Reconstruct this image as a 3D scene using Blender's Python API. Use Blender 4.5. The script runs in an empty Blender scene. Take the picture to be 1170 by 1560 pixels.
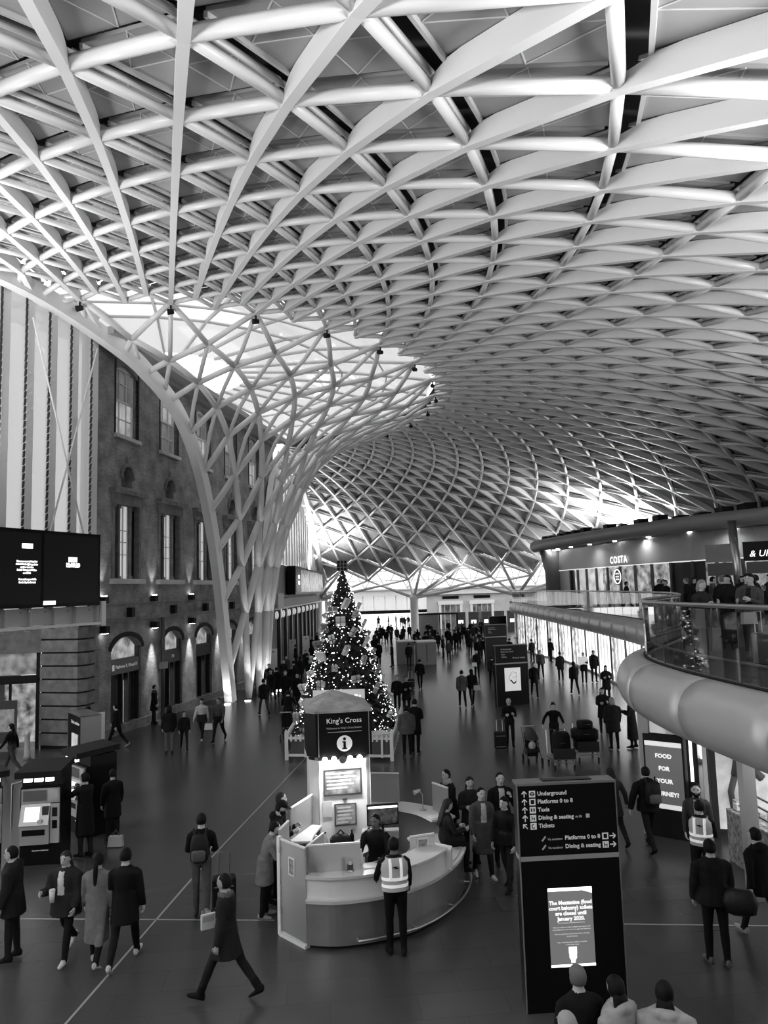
import bpy, bmesh, math, random
from math import sin, cos, radians, degrees, pi, hypot, atan2, exp, log
from mathutils import Vector, Matrix, noise
from mathutils.bvhtree import BVHTree

random.seed(11)
scene = bpy.context.scene
COL = scene.collection

# ------------------------------------------------------------------ camera
EYE = Vector((0.0, 0.0, 5.6)); FPX = 1121.0; PITCH = .1056; ROLL = .030
_F = Vector((0, cos(PITCH), sin(PITCH))); _R = Vector((1, 0, 0)); _U = _R.cross(_F)
CR = _R * cos(ROLL) - _U * sin(ROLL); CU = _R * sin(ROLL) + _U * cos(ROLL)
cam_data = bpy.data.cameras.new('camera'); cam = bpy.data.objects.new('camera', cam_data); COL.objects.link(cam)
cam_data.sensor_fit = 'VERTICAL'; cam_data.sensor_height = 36.0; cam_data.lens = FPX / 1560.0 * 36.0
cam_data.clip_start = .05; cam_data.clip_end = 600
cam.matrix_world = Matrix(((CR.x, CU.x, -_F.x, EYE.x), (CR.y, CU.y, -_F.y, EYE.y), (CR.z, CU.z, -_F.z, EYE.z), (0, 0, 0, 1)))
scene.camera = cam

def project(P):
    d = Vector(P) - EYE; z = d.dot(_F)
    if z < .1: return None
    return (585 + FPX * d.dot(CR) / z, 780 - FPX * d.dot(CU) / z, z)

# ------------------------------------------------------------------ world: flat bright winter overcast
world = bpy.data.worlds.new('overcast_sky'); scene.world = world; world.use_nodes = True
bg = world.node_tree.nodes['Background']; bg.inputs['Color'].default_value = (1, 1, 1, 1); bg.inputs['Strength'].default_value = 2.1

# ------------------------------------------------------------------ exposure
vs = scene.view_settings
vs.view_transform = 'Standard'; vs.look = 'None'; vs.gamma = 1.0; vs.use_curve_mapping = False; vs.exposure = 0.0
scene.cycles.max_bounces = 6; scene.cycles.diffuse_bounces = 4; scene.cycles.glossy_bounces = 3
scene.cycles.transmission_bounces = 4; scene.cycles.transparent_max_bounces = 12
scene.cycles.sample_clamp_indirect = 4.0; scene.cycles.caustics_reflective = False; scene.cycles.caustics_refractive = False

# ------------------------------------------------------------------ uplighters that wash the roof
def area_light(name, loc, target, w, h, power, spread=150):
    ld = bpy.data.lights.new(name, 'AREA'); ld.shape = 'RECTANGLE'; ld.size = w; ld.size_y = h; ld.energy = power; ld.spread = radians(spread)
    o = bpy.data.objects.new(name, ld); COL.objects.link(o); o.location = loc
    o.rotation_euler = (Vector(target) - Vector(loc)).to_track_quat('-Z', 'Y').to_euler()
    o['kind'] = 'structure'
    return o
def spot_light(name, loc, target, power, angle, blend=.6, size=.05):
    ld = bpy.data.lights.new(name, 'SPOT'); ld.energy = power; ld.spot_size = radians(angle); ld.spot_blend = blend; ld.shadow_soft_size = size
    o = bpy.data.objects.new(name, ld); COL.objects.link(o); o.location = loc
    o.rotation_euler = (Vector(target) - Vector(loc)).to_track_quat('-Z', 'Y').to_euler()
    o['kind'] = 'structure'
    return o
AXX, AXY = -12.736, 43.165               # axis of the funnel and of the whole roof shell
UPL = [  # floodlight fittings round the rim of the hall (azimuth from the funnel, radius, height, length, power), all pointing up
    (8.4, 37.4, 8.0, 3.5, 1500), (26, 44.5, 6.0, 2.5, 160), (44, 43.5, 6.2, 2.5, 300), (59, 39.5, 9.2, 6.0, 2300), (82, 40.5, 8.6, 6, 1500), (104, 41, 8.6, 6, 1900),
    (127, 42, 8.0, 6, 1900), (150, 43.2, 6.6, 6, 2150), (174, 42.5, 6.6, 6, 2600), (183.5, 24.5, 8.2, 2.5, 1300),
]
for az, r, z, w, p in UPL:
    x, y = AXX + r * sin(radians(az)), AXY + r * cos(radians(az))
    area_light('roof_uplight', (x, y, z), (x, y, z + 5), w, 1.4, p, 165)

# ------------------------------------------------------------------ materials (black and white photograph: all greys)
MATS = {}
def mat(name, v=.5, rough=.6, metal=0.0, noise_amt=0.0, noise_scale=8.0, emit=0.0, spec=.5, bump=0.0, coat=0.0):
    if name in MATS: return MATS[name]
    m = bpy.data.materials.new(name); m.use_nodes = True; nt = m.node_tree; b = nt.nodes['Principled BSDF']
    b.inputs['Base Color'].default_value = (v, v, v, 1); b.inputs['Roughness'].default_value = rough; b.inputs['Metallic'].default_value = metal
    b.inputs['Specular IOR Level'].default_value = spec; b.inputs['Coat Weight'].default_value = coat
    if emit:
        b.inputs['Emission Color'].default_value = (1, 1, 1, 1); b.inputs['Emission Strength'].default_value = emit
    if noise_amt or bump:
        tc = nt.nodes.new('ShaderNodeTexCoord'); n = nt.nodes.new('ShaderNodeTexNoise'); n.inputs['Scale'].default_value = noise_scale; n.inputs['Detail'].default_value = 5
        nt.links.new(tc.outputs['Object'], n.inputs['Vector'])
        if noise_amt:
            r = nt.nodes.new('ShaderNodeMapRange'); r.inputs['From Min'].default_value = .25; r.inputs['From Max'].default_value = .75
            r.inputs['To Min'].default_value = v * (1 - noise_amt); r.inputs['To Max'].default_value = v * (1 + noise_amt)
            nt.links.new(n.outputs['Fac'], r.inputs['Value']); nt.links.new(r.outputs['Result'], b.inputs['Base Color'])
            if emit:
                r2 = nt.nodes.new('ShaderNodeMapRange'); r2.inputs['From Min'].default_value = .32; r2.inputs['From Max'].default_value = .68
                r2.inputs['To Min'].default_value = emit * (1 - noise_amt); r2.inputs['To Max'].default_value = emit * (1 + noise_amt)
                nt.links.new(n.outputs['Fac'], r2.inputs['Value']); nt.links.new(r2.outputs['Result'], b.inputs['Emission Strength'])
        if bump:
            bp = nt.nodes.new('ShaderNodeBump'); bp.inputs['Strength'].default_value = bump; bp.inputs['Distance'].default_value = .02
            nt.links.new(n.outputs['Fac'], bp.inputs['Height']); nt.links.new(bp.outputs['Normal'], b.inputs['Normal'])
    MATS[name] = m
    return m
def glass_mat(name, tint=.9, refl=1.0, frost=0.0, frost_v=.8, base=.08):
    if name in MATS: return MATS[name]
    m = bpy.data.materials.new(name); m.use_nodes = True; nt = m.node_tree; nt.nodes.clear()
    out = nt.nodes.new('ShaderNodeOutputMaterial'); tr = nt.nodes.new('ShaderNodeBsdfTransparent'); tr.inputs['Color'].default_value = (tint, tint, tint, 1)
    gl = nt.nodes.new('ShaderNodeBsdfGlossy'); gl.inputs['Roughness'].default_value = .03; gl.inputs['Color'].default_value = (refl, refl, refl, 1)
    lw = nt.nodes.new('ShaderNodeLayerWeight'); pw = nt.nodes.new('ShaderNodeMath'); pw.operation = 'POWER'; pw.inputs[1].default_value = 5; nt.links.new(lw.outputs['Facing'], pw.inputs[0])
    fr = nt.nodes.new('ShaderNodeMath'); fr.operation = 'MULTIPLY_ADD'; fr.inputs[1].default_value = 1 - base; fr.inputs[2].default_value = base; nt.links.new(pw.outputs[0], fr.inputs[0])
    mx = nt.nodes.new('ShaderNodeMixShader'); nt.links.new(fr.outputs[0], mx.inputs['Fac'])
    src = tr
    if frost:
        tl = nt.nodes.new('ShaderNodeBsdfTranslucent'); tl.inputs['Color'].default_value = (frost_v,) * 3 + (1,)
        df = nt.nodes.new('ShaderNodeBsdfDiffuse'); df.inputs['Color'].default_value = (frost_v,) * 3 + (1,)
        m1 = nt.nodes.new('ShaderNodeMixShader'); m1.inputs['Fac'].default_value = .35; nt.links.new(tl.outputs[0], m1.inputs[1]); nt.links.new(df.outputs[0], m1.inputs[2])
        m2 = nt.nodes.new('ShaderNodeMixShader'); m2.inputs['Fac'].default_value = frost; nt.links.new(tr.outputs[0], m2.inputs[1]); nt.links.new(m1.outputs[0], m2.inputs[2]); src = m2
    nt.links.new(src.outputs[0], mx.inputs[1]); nt.links.new(gl.outputs[0], mx.inputs[2]); nt.links.new(mx.outputs[0], out.inputs['Surface'])
    MATS[name] = m
    return m
def brick_mat(name, c1, c2, mortar, bw=.235, bh=.078, gap=.012, contrast=1.0):
    if name in MATS: return MATS[name]
    m = bpy.data.materials.new(name); m.use_nodes = True; nt = m.node_tree; b = nt.nodes['Principled BSDF']; b.inputs['Roughness'].default_value = .85
    tc = nt.nodes.new('ShaderNodeTexCoord'); sp = nt.nodes.new('ShaderNodeSeparateXYZ'); cb = nt.nodes.new('ShaderNodeCombineXYZ')
    nt.links.new(tc.outputs['Object'], sp.inputs[0]); nt.links.new(sp.outputs['X'], cb.inputs['X']); nt.links.new(sp.outputs['Z'], cb.inputs['Y'])
    br = nt.nodes.new('ShaderNodeTexBrick'); br.inputs['Scale'].default_value = 1.0; br.inputs['Brick Width'].default_value = bw; br.inputs['Row Height'].default_value = bh
    br.inputs['Mortar Size'].default_value = gap; br.inputs['Color1'].default_value = (c1,) * 3 + (1,); br.inputs['Color2'].default_value = (c2,) * 3 + (1,); br.inputs['Mortar'].default_value = (mortar,) * 3 + (1,)
    nt.links.new(cb.outputs[0], br.inputs['Vector'])
    n = nt.nodes.new('ShaderNodeTexNoise'); n.inputs['Scale'].default_value = 1.3; n.inputs['Detail'].default_value = 8; nt.links.new(tc.outputs['Object'], n.inputs['Vector'])
    r = nt.nodes.new('ShaderNodeMapRange'); r.inputs['From Min'].default_value = .3; r.inputs['From Max'].default_value = .7; r.inputs['To Min'].default_value = .6; r.inputs['To Max'].default_value = 1.45
    nt.links.new(n.outputs['Fac'], r.inputs['Value'])
    mu = nt.nodes.new('ShaderNodeMix'); mu.data_type = 'RGBA'; mu.blend_type = 'MULTIPLY'; mu.inputs['Factor'].default_value = 1
    nt.links.new(br.outputs['Color'], mu.inputs[6]); nt.links.new(r.outputs['Result'], mu.inputs[7]); nt.links.new(mu.outputs[2], b.inputs['Base Color'])
    bp = nt.nodes.new('ShaderNodeBump'); bp.inputs['Strength'].default_value = .5; bp.inputs['Distance'].default_value = .01; bp.invert = True
    nt.links.new(br.outputs['Fac'], bp.inputs['Height']); nt.links.new(bp.outputs['Normal'], b.inputs['Normal'])
    MATS[name] = m
    return m

# ------------------------------------------------------------------ mesh helpers
class MB:
    def __init__(s): s.v = []; s.f = []; s.m = []
    def add(s, vs, fs, mi=0):
        o = len(s.v); s.v += [tuple(v) for v in vs]; s.f += [tuple(i + o for i in f) for f in fs]; s.m += [mi] * len(fs); return s
    def frame_box(s, c, ax, ay, az, mi=0):
        c, ax, ay, az = map(Vector, (c, ax, ay, az)); vs = []
        for z in (-1, 1):
            for x, y in ((-1, -1), (1, -1), (1, 1), (-1, 1)): vs.append(c + ax * x + ay * y + az * z)
        return s.add(vs, [(3, 2, 1, 0), (4, 5, 6, 7), (0, 1, 5, 4), (1, 2, 6, 5), (2, 3, 7, 6), (3, 0, 4, 7)], mi)
    def box(s, x0, x1, y0, y1, z0, z1, mi=0):
        return s.frame_box(((x0 + x1) / 2, (y0 + y1) / 2, (z0 + z1) / 2), ((x1 - x0) / 2, 0, 0), (0, (y1 - y0) / 2, 0), (0, 0, (z1 - z0) / 2), mi)
    def bar(s, a, b, w, h, up=(0, 0, 1), mi=0):
        a, b, up = Vector(a), Vector(b), Vector(up); d = (b - a); L = d.length
        if L < 1e-6: return s
        d /= L; side = d.cross(up)
        if side.length < 1e-4: side = d.cross(Vector((1, 0, 0)))
        side.normalize(); u = side.cross(d).normalized()
        return s.frame_box((a + b) / 2, d * L / 2, side * w / 2, u * h / 2, mi)
    def tube(s, pts, r, n=8, mi=0, caps=True, closed=False):
        pts = [Vector(p) for p in pts]; rs = r if isinstance(r, (list, tuple)) else [r] * len(pts)
        N = len(pts); vs = []; ref = None
        for k, p in enumerate(pts):
            if closed: t = pts[(k + 1) % N] - pts[k - 1]
            else: t = (pts[min(k + 1, N - 1)] - pts[max(k - 1, 0)])
            t.normalize()
            if ref is None: ref = Vector((0, 0, 1)) if abs(t.z) < .9 else Vector((1, 0, 0))
            a = t.cross(ref); a = a.normalized() if a.length > 1e-5 else t.orthogonal().normalized(); b = a.cross(t).normalized(); ref = b
            for j in range(n): vs.append(p + (a * cos(2 * pi * j / n) + b * sin(2 * pi * j / n)) * rs[k])
        fs = []
        for k in range(N if closed else N - 1):
            for j in range(n):
                q = (k + 1) % N; fs.append((k * n + j, q * n + j, q * n + (j + 1) % n, k * n + (j + 1) % n))
        if caps and not closed: fs += [tuple(range(n)), tuple(range((N - 1) * n, N * n))[::-1]]
        return s.add(vs, fs, mi)
    def lathe(s, prof, n=16, c=(0, 0, 0), mi=0, caps=True):
        vs = []; fs = []
        for r, z in prof:
            for j in range(n): vs.append((c[0] + r * cos(2 * pi * j / n), c[1] + r * sin(2 * pi * j / n), c[2] + z))
        for k in range(len(prof) - 1):
            for j in range(n): fs.append((k * n + j, k * n + (j + 1) % n, (k + 1) * n + (j + 1) % n, (k + 1) * n + j))
        if caps: fs += [tuple(range(n))[::-1], tuple(range((len(prof) - 1) * n, len(prof) * n))]
        return s.add(vs, fs, mi)
    def loft(s, rings, mi=0, caps=True):
        n = len(rings[0]); vs = [v for r in rings for v in r]; fs = []
        for k in range(len(rings) - 1):
            for j in range(n): fs.append((k * n + j, k * n + (j + 1) % n, (k + 1) * n + (j + 1) % n, (k + 1) * n + j))
        if caps: fs += [tuple(range(n))[::-1], tuple(range((len(rings) - 1) * n, len(rings) * n))]
        return s.add(vs, fs, mi)
    def prism(s, poly, z0, z1, mi=0):
        n = len(poly); vs = [(x, y, z0) for x, y in poly] + [(x, y, z1) for x, y in poly]
        return s.add(vs, [tuple(range(n))[::-1], tuple(range(n, 2 * n))] + [(j, (j + 1) % n, n + (j + 1) % n, n + j) for j in range(n)], mi)
    def sphere(s, c, rx, ry=None, rz=None, n=10, k=7, mi=0):
        ry = ry or rx; rz = rz or rx; rings = []
        for a in range(k + 1):
            t = -pi / 2 + pi * a / k; t = max(min(t, pi / 2 - .05), -pi / 2 + .05)
            rings.append([(c[0] + rx * cos(t) * cos(2 * pi * j / n), c[1] + ry * cos(t) * sin(2 * pi * j / n), c[2] + rz * sin(t)) for j in range(n)])
        return s.loft(rings, mi)
    def build(s, name, mats, parent=None, smooth=False, loc=(0, 0, 0), rz=0.0):
        me = bpy.data.meshes.new(name); me.from_pydata(s.v, [], s.f)
        mats = mats if isinstance(mats, (list, tuple)) else [mats]
        for m in mats: me.materials.append(m)
        if len(mats) > 1: me.polygons.foreach_set('material_index', s.m)
        if smooth: me.polygons.foreach_set('use_smooth', [True] * len(me.polygons))
        me.update()
        o = bpy.data.objects.new(name, me); COL.objects.link(o); o.location = loc; o.rotation_euler = (0, 0, rz)
        if parent: o.parent = parent
        return o
def tag(o, label=None, cat=None, group=None, kind=None):
    if label: o['label'] = label
    if cat: o['category'] = cat
    if group: o['group'] = group
    if kind: o['kind'] = kind
    return o
def empty(name, loc=(0, 0, 0), rz=0.0, label=None, cat=None, group=None, kind=None, parent=None):
    o = bpy.data.objects.new(name, None); COL.objects.link(o); o.location = loc; o.rotation_euler = (0, 0, rz); o.empty_display_size = .2
    if parent: o.parent = parent
    return tag(o, label, cat, group, kind)
def copy_tree(o, parent=None):
    c = o.copy(); COL.objects.link(c)
    if parent: c.parent = parent
    for ch in o.children: copy_tree(ch, c)
    return c
def text(body, size, mat_, parent, loc=(0, 0, 0), rot=(pi / 2, 0, 0), align='CENTER', name='lettering', ext=.004, bold=0.0, shear=0, spacing=1.0):
    cu = bpy.data.curves.new(name, 'FONT'); cu.body = body; cu.size = size; cu.align_x = align; cu.align_y = 'CENTER'; cu.extrude = ext; cu.offset = bold; cu.resolution_u = 2; cu.shear = shear; cu.space_character = spacing
    tmp = bpy.data.objects.new(name, cu); COL.objects.link(tmp); TEXTS.append((tmp, mat_, parent, loc, rot, name)); return tmp
TEXTS = []
def flush_text():
    dg = bpy.context.evaluated_depsgraph_get(); dg.update()
    for tmp, m, par, loc, rot, name in TEXTS:
        me = bpy.data.meshes.new_from_object(tmp.evaluated_get(dg)); me.materials.clear(); me.materials.append(m)
        o = bpy.data.objects.new(name, me); COL.objects.link(o); o.location = loc; o.rotation_euler = rot; o.parent = par
        cu = tmp.data; bpy.data.objects.remove(tmp); bpy.data.curves.remove(cu)
    TEXTS.clear()
def hsh(*a):
    return random.Random(hash(a)).random()

white = mat('white_paint', .78, .45); offwhite = mat('warm_white_paint', .62, .5)
black = mat('black_gloss', .006, .3, spec=.12); blackm = mat('black_matt', .012, .6, spec=.15); dgrey = mat('dark_grey_metal', .06, .4, .3); steel = mat('brushed_steel', .5, .32, 1.0)
grey = mat('mid_grey', .22, .5); lgrey = mat('light_grey', .45, .5); stone = mat('pale_stone', .5, .8, 0, .15, 2.0); darkstone = mat('weathered_stone', .16, .85, 0, .4, 3.0, bump=.3)
lamp_w = mat('lamp_glow', .9, .5, emit=14.0); screen_w = mat('screen_white', .9, .5, emit=2.2); screen_k = mat('screen_black', .006, .3, emit=.004, spec=.12); screen_m = mat('screen_mid', .3, .4, emit=.45)
print_w = mat('white_print', .85, .5, emit=.12); clear = glass_mat('clear_glass', .92); smoky = glass_mat('smoky_glass', .55)
# ================================================================== floor
def floor_mat():
    m = bpy.data.materials.new('polished_dark_stone'); m.use_nodes = True; nt = m.node_tree; b = nt.nodes['Principled BSDF']
    tc = nt.nodes.new('ShaderNodeTexCoord'); br = nt.nodes.new('ShaderNodeTexBrick'); br.inputs['Scale'].default_value = 1; br.inputs['Brick Width'].default_value = 1.2; br.inputs['Row Height'].default_value = .6
    br.inputs['Mortar Size'].default_value = .008; br.inputs['Color1'].default_value = (.052,) * 3 + (1,); br.inputs['Color2'].default_value = (.06,) * 3 + (1,); br.inputs['Mortar'].default_value = (.047,) * 3 + (1,)
    mp = nt.nodes.new('ShaderNodeMapping'); mp.inputs['Rotation'].default_value = (0, 0, radians(-5)); nt.links.new(tc.outputs['Object'], mp.inputs['Vector']); nt.links.new(mp.outputs[0], br.inputs['Vector'])
    n = nt.nodes.new('ShaderNodeTexNoise'); n.inputs['Scale'].default_value = .5; n.inputs['Detail'].default_value = 2; nt.links.new(tc.outputs['Object'], n.inputs['Vector'])
    r = nt.nodes.new('ShaderNodeMapRange'); r.inputs['From Min'].default_value = .3; r.inputs['From Max'].default_value = .7; r.inputs['To Min'].default_value = .24; r.inputs['To Max'].default_value = .34
    b.inputs['Roughness'].default_value = .27; nt.links.new(br.outputs['Color'], b.inputs['Base Color']); b.inputs['Specular IOR Level'].default_value = .42
    return m
mb = MB(); mb.box(-40, 60, -30, 135, -.3, 0); floor = mb.build('floor', floor_mat()); tag(floor, kind='structure')
inlay = mat('pale_joint_strip', .3, .4)
for pts in ([(-5.2, 2.0), (-4.43, 10.4), (-4.02, 15.6), (-2.87, 26.2)], [(-9.6, 13.94), (-2.1, 13.34)], [(3.2, 12.86), (8, 12.4)]):
    mb = MB()
    for a, b in zip(pts, pts[1:]): mb.bar((a[0], a[1], .002), (b[0], b[1], .002), .035, .006)
    mb.build('joint_strip', inlay, floor)

# ================================================================== roof geometry: a shell of revolution about a funnel
KS = .97; DEL = 3.017; AZF = 15.41
def rh(h): return exp(3.9197 + log(KS) - .0539 * h - .0001 * h * h)
def zroof(r):
    x = (r / KS - 30) / 10; return 5.6 + KS * (9.91 - 2.4815 * x - .9261 * x * x - .0487 * x ** 3 + .0378 * x ** 4)
FUN = [(rh(20), zroof(rh(20))), (14.3, 16.1), (13.1, 15.65), (11.7, 15.15), (10.25, 14.45), (9.0, 13.4), (7.9, 11.7), (7.0, 9.5), (6.3, 7.1), (5.9, 4.6), (5.6, 0.0)]
def polar(az, r, z): a = radians(az); return Vector((AXX + r * sin(a), AXY + r * cos(a), z))
def az_i(i): return AZF + DEL * i
def node(i, h, off=0.0):
    r = rh(h); e = .05; s = (zroof(r + e) - zroof(r - e)) / (2 * e); n = Vector((-s, 1)).normalized()
    return polar(az_i(i), r + n.x * off, zroof(r) + n.y * off)
EDGE = [(-20, -26.0), (0, -20.0), (21, -14.0), (24.1, -12.8), (26, -12.2), (28.4, -11.3), (30, -10.4), (33, -9.7), (36, -9.05), (39.3, -8.31), (44, -7.75), (140, -7.7)]
def edge_x(y):
    for (y0, x0), (y1, x1) in zip(EDGE, EDGE[1:]):
        if y <= y1: return x0 + (x1 - x0) * max(0, (y - y0)) / (y1 - y0)
    return EDGE[-1][1]
def inside(P, m=0.0): return P.x > edge_x(P.y) + m
NEAR_ARCH = [(-14.6, 19.0, 16.4), (-13.6, 22.0, 16.65), (-12.9, 24.26, 16.8), (-12.3, 26.2, 16.75), (-11.35, 28.35, 16.3), (-10.4, 30.05, 15.65), (-10.11, 31.23, 15.3), (-9.81, 32.59, 14.85), (-9.47, 34.06, 14.0), (-9.11, 35.66, 12.25), (-8.8, 37.02, 9.46), (-8.6, 37.93, 6.49), (-8.44, 38.64, 3.1), (-8.31, 39.3, 0)]
def far_z(y):
    r = hypot(-7.75 - AXX, y - AXY)
    if r > FUN[0][0]: return zroof(r) - .05
    for (r0, z0), (r1, z1) in zip(FUN, FUN[1:]):
        if r >= r1: return z1 + (z0 - z1) * (r - r1) / (r0 - r1)
    return 0.0
FAR_ARCH = [(-7.72, y, far_z(y)) for y in (45.75, 46.3, 47.0, 48.0, 49.5, 51.5, 53.5, 56, 59, 63, 67, 71, 75, 79, 83, 86, 89, 91)] + [(-7.72, 92.4, 6.2), (-7.72, 94.6, 4.6), (-7.72, 97, 0)]
def resample(P, n):
    P = [Vector(p) for p in P]; L = [0]
    for a, b in zip(P, P[1:]): L.append(L[-1] + (b - a).length)
    out = []
    for k in range(n + 1):
        t = L[-1] * k / n
        for j in range(len(P) - 1):
            if t <= L[j + 1] + 1e-9: out.append(P[j].lerp(P[j + 1], (t - L[j]) / max(L[j + 1] - L[j], 1e-9))); break
    return out
NEAR_PTS = resample(NEAR_ARCH, 60); FAR_PTS = resample(FAR_ARCH, 70)
def to_arch(P, Q):
    """end of a member that would pass the wall edge: it stops on the edge arch"""
    arch = NEAR_PTS if P.y < 44 else FAR_PTS
    return min(arch, key=lambda a: (a - (P * .35 + Q * .65)).length)
def smooth_pts(P, n):
    P = [Vector(p) for p in P]; out = []
    for k in range(n + 1):
        t = k / n * (len(P) - 1); j = min(int(t), len(P) - 2); u = t - j
        p0, p1, p2, p3 = P[max(j - 1, 0)], P[j], P[j + 1], P[min(j + 2, len(P) - 1)]
        out.append(.5 * ((2 * p1) + (p2 - p0) * u + (2 * p0 - 5 * p1 + 4 * p2 - p3) * u * u + (3 * p1 - p0 - 3 * p2 + p3) * u ** 3))
    return out

ceiling = empty('ceiling', (AXX, AXY, 0), kind='structure')
COFF = Vector((AXX, AXY, 0))
m_blade = mat('rib_white', .86, .42); m_tube = mat('tube_white', .76, .38); m_panel = mat('panel_grey', .33, .55, 0, .08, .6); m_seam = mat('panel_seam', .6, .5); m_backing = mat('roof_dark_backing', .09, .8); m_rail = mat('panel_rail', .6, .4)
HMAX = 20; IMIN, IMAX = -6, 66
DEP = .28                                            # panels sit this far above the tubes
def score(pts):
    """rough size in the photograph"""
    q = [project(p) for p in pts]
    if any(a is None for a in q): return 0
    c = [sum(a[0] for a in q) / len(q), sum(a[1] for a in q) / len(q)]
    if not (-60 < c[0] < 1230 and -60 < c[1] < 1620): return 0
    xs = [a[0] for a in q]; ys = [a[1] for a in q]
    return hypot(max(xs) - min(xs), max(ys) - min(ys))
def emit_parts(items, name, mats, restname, parent, limit=300, smooth=False):
    """items: (points, function that adds geometry to an MB). the largest in view become parts, the rest one part"""
    items = sorted(items, key=lambda t: -score(t[0])); rest = MB()
    for k, (pts, fn) in enumerate(items):
        if k < limit:
            mb = MB(); fn(mb); mb.v = [tuple(Vector(v) - COFF) for v in mb.v]; mb.build(name, mats, parent, smooth)
        else: fn(rest)
    if rest.v:
        rest.v = [tuple(Vector(v) - COFF) for v in rest.v]; o = rest.build(restname, mats, parent, smooth); o['kind'] = 'stuff'
        o['label'] = 'farther %ss of the roof shell' % name.replace('_', ' ')

blades, tubes, struts, panels = [], [], [], []
def up_of(P):
    r = hypot(P.x - AXX, P.y - AXY); s = (zroof(r + .05) - zroof(r - .05)) / .1; a = Vector((P.x - AXX, P.y - AXY, 0)).normalized()
    return (Vector((0, 0, 1)) - a * s).normalized()
def blade_fn(a, b):
    def f(mb):
        ua, ub = up_of(a), up_of(b); d = (b - a).normalized(); side = d.cross((ua + ub)).normalized(); w = .092
        prof = []
        # full-depth plate whose ends are cut back in a curve where the tubes meet
        for t, hgt in ((0, .06), (.06, .12), (.16, .24), (.26, .27), (.74, .27), (.84, .24), (.94, .12), (1, .06)):
            p = a.lerp(b, t); u = ua.lerp(ub, t).normalized()
            prof.append([p - side * w - u * .12, p + side * w - u * .12, p + side * w + u * hgt, p - side * w + u * hgt])
        mb.loft(prof)
    return f
def tube_fn(a, b, r):
    def f(mb): mb.tube([a, b], r, 8)
    return f
def strut_fn(a, b, r, ua):
    def f(mb):
        mb.tube([a, b], r, 8)
        mb.bar(a + ua * .21, b + ua * .21, .06, .09, ua)      # the slotted gutter rail beside the slimmer tube
    return f
def panel_fn(A, B, C_, Au, Bu, Cu, seams, slot):
    """triangular cladding panel with its upstand rim; slot = edge index left open as a glazed slot onto the dark backing"""
    def f(mb):
        P = [A + Au * DEP, B + Bu * DEP, C_ + Cu * DEP]; n = (P[1] - P[0]).cross(P[2] - P[0]).normalized()
        if n.dot(Au) < 0: n = -n
        c = (P[0] + P[1] + P[2]) / 3; ins = [.08, .08, .08]
        if slot is not None: ins[slot] = .125 * (P[2] - P[1]).length
        # offset each edge inwards by ins
        E_ = []
        for k in range(3):
            a, b = P[k], P[(k + 1) % 3]; d = (b - a).normalized(); q = n.cross(d)
            if q.dot(c - a) < 0: q = -q
            E_.append((a + q * ins[k], d))
        V_ = []
        for k in range(3):
            (p, d), (p2, d2) = E_[k - 1], E_[k]
            w0 = p - p2; aa = d.dot(d2); t = (aa * d2.dot(w0) - d.dot(w0)) / max(1 - aa * aa, 1e-5); V_.append(p + d * t)
        top = [v + n * .06 for v in V_]
        mb.add(V_ + top, [(0, 1, 2), (5, 4, 3), (0, 3, 4, 1), (1, 4, 5, 2), (2, 5, 3, 0)], 0)
        if seams:
            M = [(V_[k] + V_[(k + 1) % 3]) / 2 for k in range(3)]
            for k in range(3): mb.bar(M[k] - n * .004, M[(k + 1) % 3] - n * .004, .022, .016, n, 1)
        if slot is not None: mb.bar(V_[slot] - n * .03, V_[(slot + 1) % 3] - n * .03, .07, .09, n, 2)
    return f
SEG = {'blade': 0}
for i in range(IMIN, IMAX):
    for h in range(0, HMAX + 1):
        if (i + h) % 2 == 0: continue
        P = node(i, h); inP = inside(P)
        def member(j, g, lst, fn):
            Q = node(j, g); inQ = inside(Q)
            if not inP and not inQ: return
            a, b = P, Q
            if not inQ: b = to_arch(P, Q)
            if not inP: a = to_arch(Q, P)
            if (b - a).length < .25: return
            lst.append(([a, b], fn(a, b)))
        if h + 2 <= HMAX: member(i, h + 2, blades, blade_fn)
        rt = .1 + .03 * (1 - h / HMAX)
        if h + 1 <= HMAX:
            member(i + 1, h + 1, tubes, lambda a, b: tube_fn(a, b, rt))
            member(i - 1, h + 1, struts, lambda a, b: strut_fn(a, b, rt * .82, up_of(a)))
        for sgn in (1, -1):
            if h + 2 > HMAX: continue
            A, B, C_ = node(i, h), node(i, h + 2), node(i + sgn, h + 1)
            if not (inside(A, -.3) or inside(B, -.3) or inside(C_, -.3)): continue
            big = score([A, B, C_])
            # edges: 0 = A-B (rib), 1 = B-C, 2 = C-A ; the slot follows the slimmer tube
            slot = 1 if sgn == 1 else None
            panels.append(([A, B, C_], panel_fn(A, B, C_, up_of(A), up_of(B), up_of(C_), big > 45, slot)))
emit_parts(blades, 'rib_plate', m_blade, 'rib_plates_beyond', ceiling)
emit_parts(tubes, 'tube', m_tube, 'tubes_beyond', ceiling, smooth=True)
emit_parts(struts, 'slim_tube', m_tube, 'slim_tubes_beyond', ceiling, smooth=True)
emit_parts(panels, 'roof_panel', [m_panel, m_seam, m_rail], 'roof_panels_beyond', ceiling)
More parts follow.
